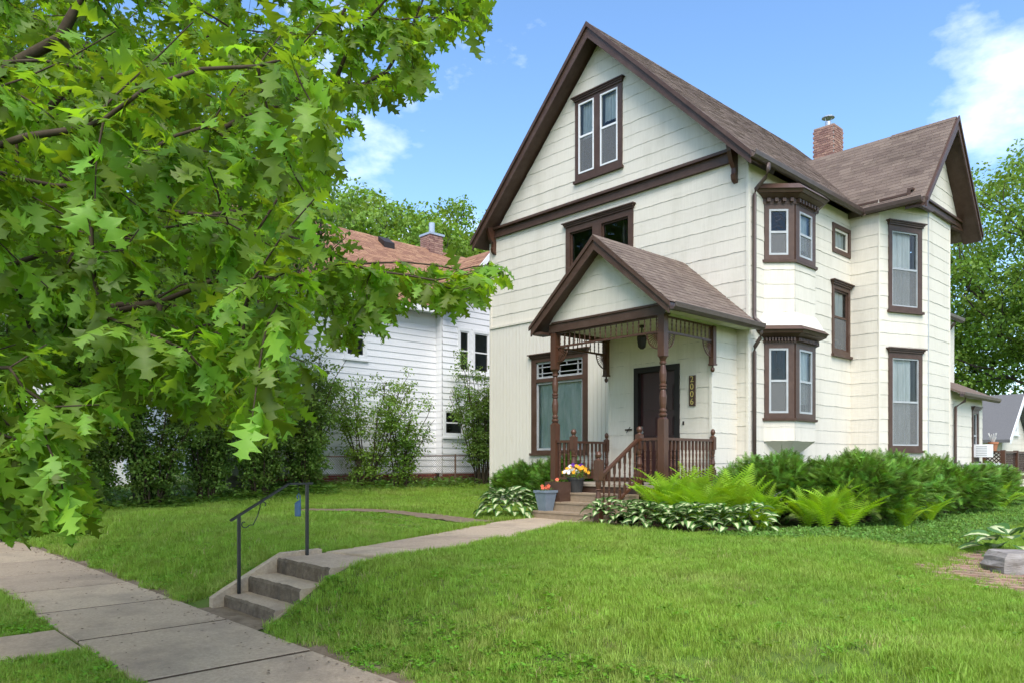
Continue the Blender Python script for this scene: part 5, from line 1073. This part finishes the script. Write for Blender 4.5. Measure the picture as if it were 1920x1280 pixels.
for q in hs: shrub(q[0], q[1], q[2], q[3] * 1.15, q[4] * 2, .075, per=44, low=.14, stems=17)
shrub((-11.2, -1.4), 'thin spreading shrub with open twigs before the white wall', 3.3, 1.5, 280, .07, 'light_leaf', 12, 30, .15)
shrub((-11.0, -.4), 'sparse upright shrub in the middle of the chain-link fence', 2.7, 1.1, 170, .07, 'light_leaf', 9, 28, .15)
shrub((-10.8, 2.6), 'tall vase-shaped shrub beside the left corner of the cream house', 4.0, 1.15, 300, .07, 'shrub_leaf', 18, 34, .25)
# ---- yews: flat needle sprays
def spray():
    v = []; f = []
    for k in range(9):
        y = .08 + k * .1; L_ = .30 * (1 - (k / 10) ** 2) + .05
        for s in (-1, 1): b0 = len(v); v += [(0, y - .035, 0), (s * L_, y + .13, -.03), (0, y + .04, .01)]; f.append((b0, b0 + 1, b0 + 2))
    b0 = len(v); v += [(-.015, 0, 0), (.015, 0, 0), (0, 1.05, -.02)]; f.append((b0, b0 + 1, b0 + 2)); return np.array(v, float), np.array(f)
SPV, SPF = spray()
def yew(loc, rx, ry, hgt, n, label, group='yew shrubs against the house'):
    n = int(n * 2.0)
    z0 = h1(*loc) - .03; t = thing('yew_shrub', (loc[0], loc[1], z0), label, 'shrub', group); c = np.array([loc[0], loc[1], z0 + hgt * .3])
    lob = rng.normal(0, 1, (26, 3)); lob[:, 2] = np.abs(lob[:, 2]) * .8; lob /= np.linalg.norm(lob, axis=1, keepdims=True)
    d = rng.normal(0, 1, (n, 3)); d[:, 2] = np.where(d[:, 2] < -.25, -d[:, 2], d[:, 2]); d /= np.linalg.norm(d, axis=1, keepdims=True); bm = .62 + .48 * np.max(d @ lob.T, 1) ** 10
    p = c + d * np.array([rx, ry, hgt * .7]) * (bm * (.55 + .45 * rng.random(n) ** .4))[:, None]; p[:, 2] = np.maximum(p[:, 2], z0 + .05)
    a = d * [1, 1, .3] + rng.normal(0, .5, (n, 3)) + [0, 0, .1]; u = rng.normal(0, .35, (n, 3)) + [0, 0, 1]
    V, Fc = scatter(SPV, SPF, frames(a, u), p, rng.uniform(.11, .22, n)); ob = link('foliage', npmesh('foliage', V - np.array(ORG[t]), Fc, 'yew', rnd=np.repeat(rng.random(n), len(SPV))), t); tag(ob, kind='stuff')
    b = MB()
    for i in range(26): e = c + (p[i] - c) * .93; b.tube([(loc[0] + random.uniform(-.12, .12), loc[1] + random.uniform(-.12, .12), z0), tuple((c + e) / 2 - [0, 0, .1]), tuple(e)], [.025, .014, .005], 5)
    build('stems', b, 'bark', t, kind='stuff')
yew((1.15, -1.25), 1.15, 1.0, 1.12, 3000, 'yew shrub behind the ferns right of the porch'); yew((2.35, -.75), .95, 1.15, 1.12, 2600, 'spreading yew with a fern at its foot in front of the bay'); yew((2.1, 1.2), 1.0, 1.2, 1.15, 2400, 'yew shrub below the tall lower wing window'); yew((2.3, 3.6), .95, 1.3, 1.1, 2000, 'low yew in front of the clipped wing corner'); yew((2.2, 6.2), .9, 1.4, 1.0, 1800, 'last yew of the row, beside the condenser')
yew((-5.15, -.85), .95, .7, 1.05, 2000, 'yew shrub under the left end of the front window'); yew((-3.75, -1.0), .85, .7, 1.1, 1800, 'yew shrub touching the left porch post')
# ---- ferns
def frond(arch):
    v = []; f = []; n = 22
    for k in range(n):
        t = k / (n - 1); y = t * (1 - .18 * arch * t); z = .30 * arch * (t - t ** 2 * 1.5); L_ = .16 * math.sin(math.pi * min(1, t * .9 + .08)) ** .8 + .008
        for s in (-1, 1): b0 = len(v); v += [(0, y - .013, z), (s * L_, y + .06 * L_ / .135 + .01, z - .01 - .15 * L_), (0, y + .014, z)]; f.append((b0, b0 + 1, b0 + 2))
    return np.array(v, float), np.array(f)
FRM = [npmesh('frond', *frond(a), 'fern') for a in (.7, 1.1, 1.5)]
def fern(loc, hgt, nf, label, lean=(0, 0)):
    z0 = h1(*loc); t = thing('fern', (loc[0], loc[1], z0), label, 'fern', 'ostrich ferns in the side bed')
    for i in range(nf):
        a = 2 * math.pi * i / nf + random.uniform(-.3, .3); tilt = random.uniform(.15, .85); d = np.array([math.cos(a) * math.sin(tilt) + lean[0], math.sin(a) * math.sin(tilt) + lean[1], math.cos(tilt)]); u = np.array([-math.cos(a) * 1.0, -math.sin(a) * 1.0, math.sin(tilt) + .1])
        m_ = frames(d[None], -u[None] * -1)[0]; o = bpy.data.objects.new('frond', FRM[i % 3]); COL.objects.link(o); o.parent = t; sc = hgt * random.uniform(.85, 1.15); o.matrix_local = Matrix.LocRotScale(Vector((random.uniform(-.04, .04), random.uniform(-.04, .04), .02)), Matrix(m_.tolist()).to_quaternion(), Vector((sc * .95, sc, sc)))
fl_ = [((.25, -2.95), .95, 9, 'tall yellow-green fern nearest the porch post'), ((.62, -2.75), .95, 9, 'fern just right of the fern at the porch post'), ((.95, -3.0), .8, 8, 'shorter fern at the back edge of the hosta bed'), ((1.25, -2.5), .95, 8, 'fern leaning out of the yew above the hostas'), ((1.65, -2.55), .7, 7, 'small fern between the hosta bed and the yew'), ((2.55, -2.35), .85, 9, 'bright fern standing alone before the spreading yew'), ((2.75, -2.0), .8, 8, 'fern with long arching fronds right of the lone fern'), ((3.15, -1.0), .6, 6, 'low fern at the right foot of the yew'), ((2.9, 5.2), .7, 8, 'fern at the far end of the yew row')]
fl_ += [((.05, -2.8), .9, 9, 'fern tucked against the porch side behind the tall fern'), ((.45, -2.45), .95, 9, 'fern at the back of the fern mass by the railing'), ((.9, -2.3), .9, 9, 'fern half buried in the yew right of the railing'), ((1.55, -2.2), .85, 8, 'fern rising from the yew left of the lone fern'), ((2.2, -2.15), .8, 8, 'fern just left of the lone bright fern'), ((3.0, .6), .6, 7, 'fern at the lawn edge below the bay window')]
for q in fl_: fern(q[0], q[1] * (1.22 if q[0][0] < 1.3 else 1.05), q[2] + 8, q[3])
# ---- hostas
def hosta_leaf(arch):
    v = []; f = []; e = []; n = 7
    for k in range(n):
        t = k / (n - 1); w_ = .36 * math.sin(math.pi * min(1, t ** .75 * .98 + .02)) ; y = t; z = arch * (t * .5 - t * t * .75)
        for s, q in ((-1, 1), (-.5, .5), (0, 0), (.5, .5), (1, 1)): v.append((s * w_, y, z + .18 * w_ * q * q + (.0 if q else -.03))); e.append(q if 0 < k < n - 1 else 1)
    for k in range(n - 1):
        for j in range(4): a = 5 * k + j; f.append((a, a + 1, a + 6, a + 5))
    me = npmesh('leaf', np.array(v, float), np.array(f), 'hosta', smooth=True); at = me.attributes.new('edge', 'FLOAT', 'POINT'); at.data.foreach_set('value', np.array(e, np.float32)); return me
HLM = [hosta_leaf(.5), hosta_leaf(.9), hosta_leaf(1.2)]
def hosta(loc, rad, hgt, nl, size, label):
    z0 = h1(*loc); t = thing('hosta', (loc[0], loc[1], z0), label, 'hosta', 'variegated hostas')
    for i in range(nl):
        q = (i + .5) / nl; a = i * 2.399; rr = rad * math.sqrt(q) * .95; hh = hgt * (1 - q ** 1.4 * .75) * random.uniform(.85, 1.1); el = .55 - q * .9 + random.uniform(-.2, .2)
        a2 = a + random.uniform(-.3, .3); d = np.array([math.cos(a2), math.sin(a2), el * .8]); u = np.array([math.cos(a2) * .35, math.sin(a2) * .35, 1.0]) + rng.normal(0, .15, 3)
        m_ = frames(d[None], u[None])[0]; sc = size * random.uniform(.8, 1.2); o = bpy.data.objects.new('leaf', HLM[i % 3]); COL.objects.link(o); o.parent = t; o.matrix_local = Matrix.LocRotScale(Vector((rr * .75 * math.cos(a), rr * .75 * math.sin(a), hh)), Matrix(m_.tolist()).to_quaternion(), Vector((sc,) * 3))
hosta((-2.85, -3.65), .64, .48, 90, .23, 'big round variegated hosta left of the porch steps')
hb = [((-.42, -3.75), 'hosta touching the bottom stair newel'), ((-.02, -3.62), 'second hosta from the stair newel'), ((.38, -3.68), 'third hosta from the stair newel, below the tall ferns'), ((.78, -3.62), 'fourth hosta from the stair newel'), ((1.15, -3.55), 'hosta in the right half of the bed, below the leaning fern'), ((1.52, -3.4), 'second to last hosta of the bed'), ((1.85, -3.2), 'rightmost hosta of the bed beside the porch'), ((.15, -3.25), 'hosta in the back row between newel and ferns'), ((.9, -3.25), 'hosta in the back row under the fern fronds')]
for p, l_ in hb: hosta(p, .42, .38, 36, .19, l_)
hosta((4.95, -2.55), .5, .28, 16, .34, 'broad-leaved hosta behind the stone block at right edge')
# ---- grass and ground cover: instanced tufts
def tuft(nb_, rad, hgt, wid, lean, seed):
    r_ = np.random.default_rng(seed); v = []; f = []
    for _ in range(nb_):
        a = r_.uniform(0, 6.28); q = rad * math.sqrt(r_.random()); x, y = q * math.cos(a), q * math.sin(a); h_ = hgt * r_.uniform(.55, 1.15); th = r_.uniform(0, 6.28); ln = lean * r_.uniform(.2, 1.2) * h_; dx, dy = math.cos(th), math.sin(th); w_ = wid * r_.uniform(.7, 1.3); sx, sy = -dy * w_, dx * w_; b0 = len(v)
        v += [(x - sx, y - sy, -.01), (x + sx, y + sy, -.01), (x + dx * ln * .35 + sx * .8, y + dy * ln * .35 + sy * .8, h_ * .6), (x + dx * ln * .35 - sx * .8, y + dy * ln * .35 - sy * .8, h_ * .6), (x + dx * ln, y + dy * ln, h_)]; f += [(b0, b0 + 1, b0 + 2), (b0, b0 + 2, b0 + 3), (b0 + 3, b0 + 2, b0 + 4)]
    return np.array(v), np.array(f)
def weed(nl, rad, hgt, ls_, seed):
    r_ = np.random.default_rng(seed); P_ = []; D_ = []; U_ = []
    for _ in range(nl):
        a = r_.uniform(0, 6.28); q = rad * math.sqrt(r_.random()); P_.append((q * math.cos(a), q * math.sin(a), hgt * r_.random())); D_.append((math.cos(a) + r_.normal(0, .5), math.sin(a) + r_.normal(0, .5), r_.uniform(-.1, .6))); U_.append((r_.normal(0, .3), r_.normal(0, .3), 1))
    V, F_ = scatter(LEAF, LEAFF, frames(np.array(D_), np.array(U_)), np.array(P_), ls_ * r_.uniform(.6, 1.3, nl)); return V, F_
def instancer(name, pts, rot, scl, idx, meshes, label=None):
    """one object: points carrying small tuft meshes through geometry nodes"""
    col = bpy.data.collections.new(name + '_tufts')
    for i, me in enumerate(meshes): o = bpy.data.objects.new('%s_tuft_%02d' % (name, i), me); col.objects.link(o)
    me = bpy.data.meshes.new(name); me.vertices.add(len(pts)); me.vertices.foreach_set('co', np.asarray(pts, np.float32).ravel())
    for nm, ty, val in (('rot', 'FLOAT_VECTOR', rot), ('scl', 'FLOAT', scl), ('idx', 'INT', idx)):
        at = me.attributes.new(nm, ty, 'POINT'); at.data.foreach_set('vector' if ty == 'FLOAT_VECTOR' else 'value', np.asarray(val, np.int32 if ty == 'INT' else np.float32).ravel())
    me.update(); o = link(name, me); ng = bpy.data.node_groups.new(name, 'GeometryNodeTree'); ng.interface.new_socket('Geometry', in_out='INPUT', socket_type='NodeSocketGeometry'); ng.interface.new_socket('Geometry', in_out='OUTPUT', socket_type='NodeSocketGeometry')
    n = ng.nodes; gi = n.new('NodeGroupInput'); go = n.new('NodeGroupOutput'); ip = n.new('GeometryNodeInstanceOnPoints'); ci = n.new('GeometryNodeCollectionInfo'); ci.inputs['Collection'].default_value = col; ci.inputs['Separate Children'].default_value = True; ci.inputs['Reset Children'].default_value = True
    def attr(nm, ty): a = n.new('GeometryNodeInputNamedAttribute'); a.data_type = ty; a.inputs['Name'].default_value = nm; return a.outputs['Attribute']
    l = ng.links.new; l(gi.outputs[0], ip.inputs['Points']); l(ci.outputs[0], ip.inputs['Instance']); ip.inputs['Pick Instance'].default_value = True; l(attr('idx', 'INT'), ip.inputs['Instance Index']); l(attr('rot', 'FLOAT_VECTOR'), ip.inputs['Rotation']); l(attr('scl', 'FLOAT'), ip.inputs['Scale']); l(ip.outputs[0], go.inputs[0])
    md = o.modifiers.new('tufts', 'NODES'); md.node_group = ng; tag(o, label, kind='stuff'); return o
def poly_mask(x, y, P_): return inpoly(np.asarray(x), np.asarray(y), P_)
WALK = LE + RE[::-1]; SPP = [(p[0], p[1] - .34) for p in ptsp] + [(p[0], p[1] + .34) for p in ptsp[::-1]]
BED = [(-.7, -3.55), (-.5, -4.05), (1.0, -3.95), (2.1, -3.5), (3.0, -2.6), (3.4, -1.0), (3.2, 2), (3.0, 8), (.5, 8), (0, -2.4)]
COVER = [(1.6, -3.9), (2.6, -3.9), (3.9, -3.2), (4.4, -2.0), (4.2, 1.0), (3.9, 6), (3.4, 10), (2.2, 10), (2.6, 4), (2.5, -2.0)]
PATIO = [(4.62, -4.8), (7.3, -5.75), (7.4, -1.2), (5.0, -1.6), (4.55, -2.4)]
def noise2(x, y, f=1.0): return .5 + .25 * (np.sin(x * 1.7 * f + 1.3 * np.sin(y * 1.1 * f)) + np.sin(y * 2.3 * f + 1.7 * np.sin(x * .9 * f + 2)))
def lawn_pts(n, xr, yr):
    x = rng.uniform(*xr, n); y = rng.uniform(*yr, n); p = np.column_stack([x, y, H(x, y)]); a, b_, s = px_of(p); k = (s > .4) & (a > -700) & (a < 3000) & (b_ < 2300)
    k &= ~((y < -10.02 + .16 * noise2(x * 3, y * 2 + x)) & (y > -11.44)) & ~((y <= -11.4) & (x > -.88) & (x < .16)) & ~poly_mask(x, y, WALK) & ~poly_mask(x, y, SPP) & ~((x > -.99) & (x < .47) & (y > -10.05) & (y < -8.4)) & ~((x > -7.6) & (x < .1) & (y > -.3)) & ~((x > -2.9) & (x < 0) & (y > -3.55)) & ~((x > -1.4) & (x < .5) & (y < -9.75) & (y > -10.1)) & ~poly_mask(x, y, BED) & (x > -12.2)
    pt_ = poly_mask(x + rng.normal(0, .13, n), y + rng.normal(0, .1, n), PATIO); k &= ~(pt_ & (rng.random(n) > .05)); return p[k], s[k]
def noise2(x, y, f=1.0): return .5 + .25 * (np.sin(x * 1.7 * f + 1.3 * np.sin(y * 1.1 * f)) + np.sin(y * 2.3 * f + 1.7 * np.sin(x * .9 * f + 2)))
p, s = lawn_pts(520000, (-12, 13), (-14.5, 10)); dens = np.clip(420 * (6.5 / np.maximum(s, 4.5)) ** 1.15, 45, 420); full = 520000 / (25 * 24.5); k = rng.random(len(p)) < dens / full
bare = noise2(p[:, 0], p[:, 1], 1.1) * noise2(p[:, 0] + 9, p[:, 1] - 4, 2.3); k &= ~((bare < .035) & (rng.random(len(p)) < .6)); cov_ = poly_mask(p[:, 0], p[:, 1], COVER); k &= ~(cov_ & (rng.random(len(p)) > .12)); p, s = p[k], s[k]
py_l = np.interp(p[:, 0], [q[0] for q in ptsp[::-1]], [q[1] for q in ptsp[::-1]]); tow = (p[:, 1] < py_l) & (p[:, 1] > py_l - 1.6) & (p[:, 0] > -8) & (p[:, 0] < -2); short = np.where(tow, .45, 1.0)
TM = [npmesh('tuft', *tuft(40, .085, .056, .0021, .8, i), 'grass') for i in range(5)] + [npmesh('tuft', *tuft(14, .09, .05, .0018, 1.1, 9), 'straw')]
n = len(p); sc = np.clip(s / 7.5, .8, 1.9) ** .6 * rng.uniform(.75, 1.25, n) * (.75 + .5 * noise2(p[:, 0] * 1.3, p[:, 1] * 1.3)); instancer('lawn_grass', p, np.column_stack([rng.normal(0, .12, n), rng.normal(0, .12, n), rng.uniform(0, 6.28, n)]), sc * short, np.where(rng.random(n) < 0.03 + .08 * (noise2(p[:, 0] * 1.9, p[:, 1] * 1.7) < .3), 5, rng.integers(0, 5, n)), TM, 'green lawn grass covering the front yard'); print('grass', n)
q, s = lawn_pts(60000, (-10, 8), (-13.5, -3)); wd = ((q[:, 1] < -9.2) & (q[:, 1] > -10.1) & (rng.random(len(q)) < .55)) | ((q[:, 1] < -11.3) & (rng.random(len(q)) < .35)) | (rng.random(len(q)) < .035 * noise2(q[:, 0] * .8, q[:, 1] * .8) * 2); q, s = q[wd], s[wd]
WM = [npmesh('sprig', *weed(16, .06, .05, .035, i), 'weed') for i in range(4)]; n = len(q)
instancer('lawn_weeds', q, np.column_stack([np.zeros(n), np.zeros(n), rng.uniform(0, 6.28, n)]), rng.uniform(.5, 1.1, n), rng.integers(0, 4, n), WM, 'clover and broad-leaved weeds in the lawn and bank'); print('weeds', n)
x = rng.uniform(1.4, 4.6, 26000); y = rng.uniform(-4.2, 10, 26000); k = poly_mask(x, y, COVER); x, y = x[k], y[k]; n = len(x); CM = [npmesh('sprig', *weed(18, .075, .05, .032, 20 + i), 'cover_leaf') for i in range(4)]
instancer('ground_cover', np.column_stack([x, y, H(x, y) + .0]), np.column_stack([np.zeros(n), np.zeros(n), rng.uniform(0, 6.28, n)]), rng.uniform(.8, 1.4, n), rng.integers(0, 4, n), CM, 'small-leaved ground cover between yews and patio')
x = rng.uniform(-20, -10.2, 16000); y = rng.uniform(-11, 6, 16000); k = (x > -12.3) | (rng.random(16000) < .35); k &= ~((x < -12.4) & (y > -5.6)) & (y > -10.0) & ~((y > -2.8) & (rng.random(16000) < .8)); x, y = x[k], y[k]; n = len(x); UM = [npmesh('sprig', *weed(22, .12, .12, .06, 40 + i), 'cover_leaf') for i in range(3)]
instancer('hedge_undergrowth', np.column_stack([x, y, H(x, y)]), np.column_stack([np.zeros(n), np.zeros(n), rng.uniform(0, 6.28, n)]), rng.uniform(.6, 2.4, n) * np.where(x > -10.6, .5, 1), rng.integers(0, 3, n), UM, 'low leafy undergrowth at the foot of the hedge')
# leaf litter under the beds and hedge
b = MB(); b.add([(x_, y_, h1(x_, y_) + .008) for x_, y_ in ((-12.2, -10.6), (-10.4, -10.2), (-10.2, -6), (-10.3, -2.5), (-10.6, 2), (-10.6, 6), (-12.2, 6), (-12.2, -2.5))], [(0, 1, 2, 3, 7), (3, 4, 5, 6, 7)]); tag(build('hedge_soil', b, 'soil'), kind='structure')
b = MB(); gx = np.linspace(0, 1, 14)
vs = [(x_, y_, h1(x_, y_) + .01) for x_, y_ in BED]; cx_ = (1.6, 1.0); b.add(vs + [(cx_[0], cx_[1], h1(*cx_) + .01)], [(i, (i + 1) % len(BED), len(BED)) for i in range(len(BED))]); tag(build('bed_soil', b, 'soil'), kind='structure')
# litter on the sidewalk
b = MB()
for _ in range(420):
    x_ = random.uniform(-9, 5); y_ = random.choice([random.uniform(-11.4, -10.05), random.uniform(-10.25, -10.0)]); r_ = random.uniform(.008, .026); a = random.uniform(0, 6.28); b.ca = random.random()
    b.add([(x_ + r_ * math.cos(a), y_ + r_ * math.sin(a), -.559), (x_ + .4 * r_ * math.cos(a + 1.6), y_ + .4 * r_ * math.sin(a + 1.6), -.552), (x_ - r_ * math.cos(a), y_ - r_ * math.sin(a), -.559), (x_ + .4 * r_ * math.cos(a - 1.6), y_ + .4 * r_ * math.sin(a - 1.6), -.561)], [(0, 1, 2, 3)])
tag(build('leaf_litter', b, 'dirt', rnd=True), kind='stuff')
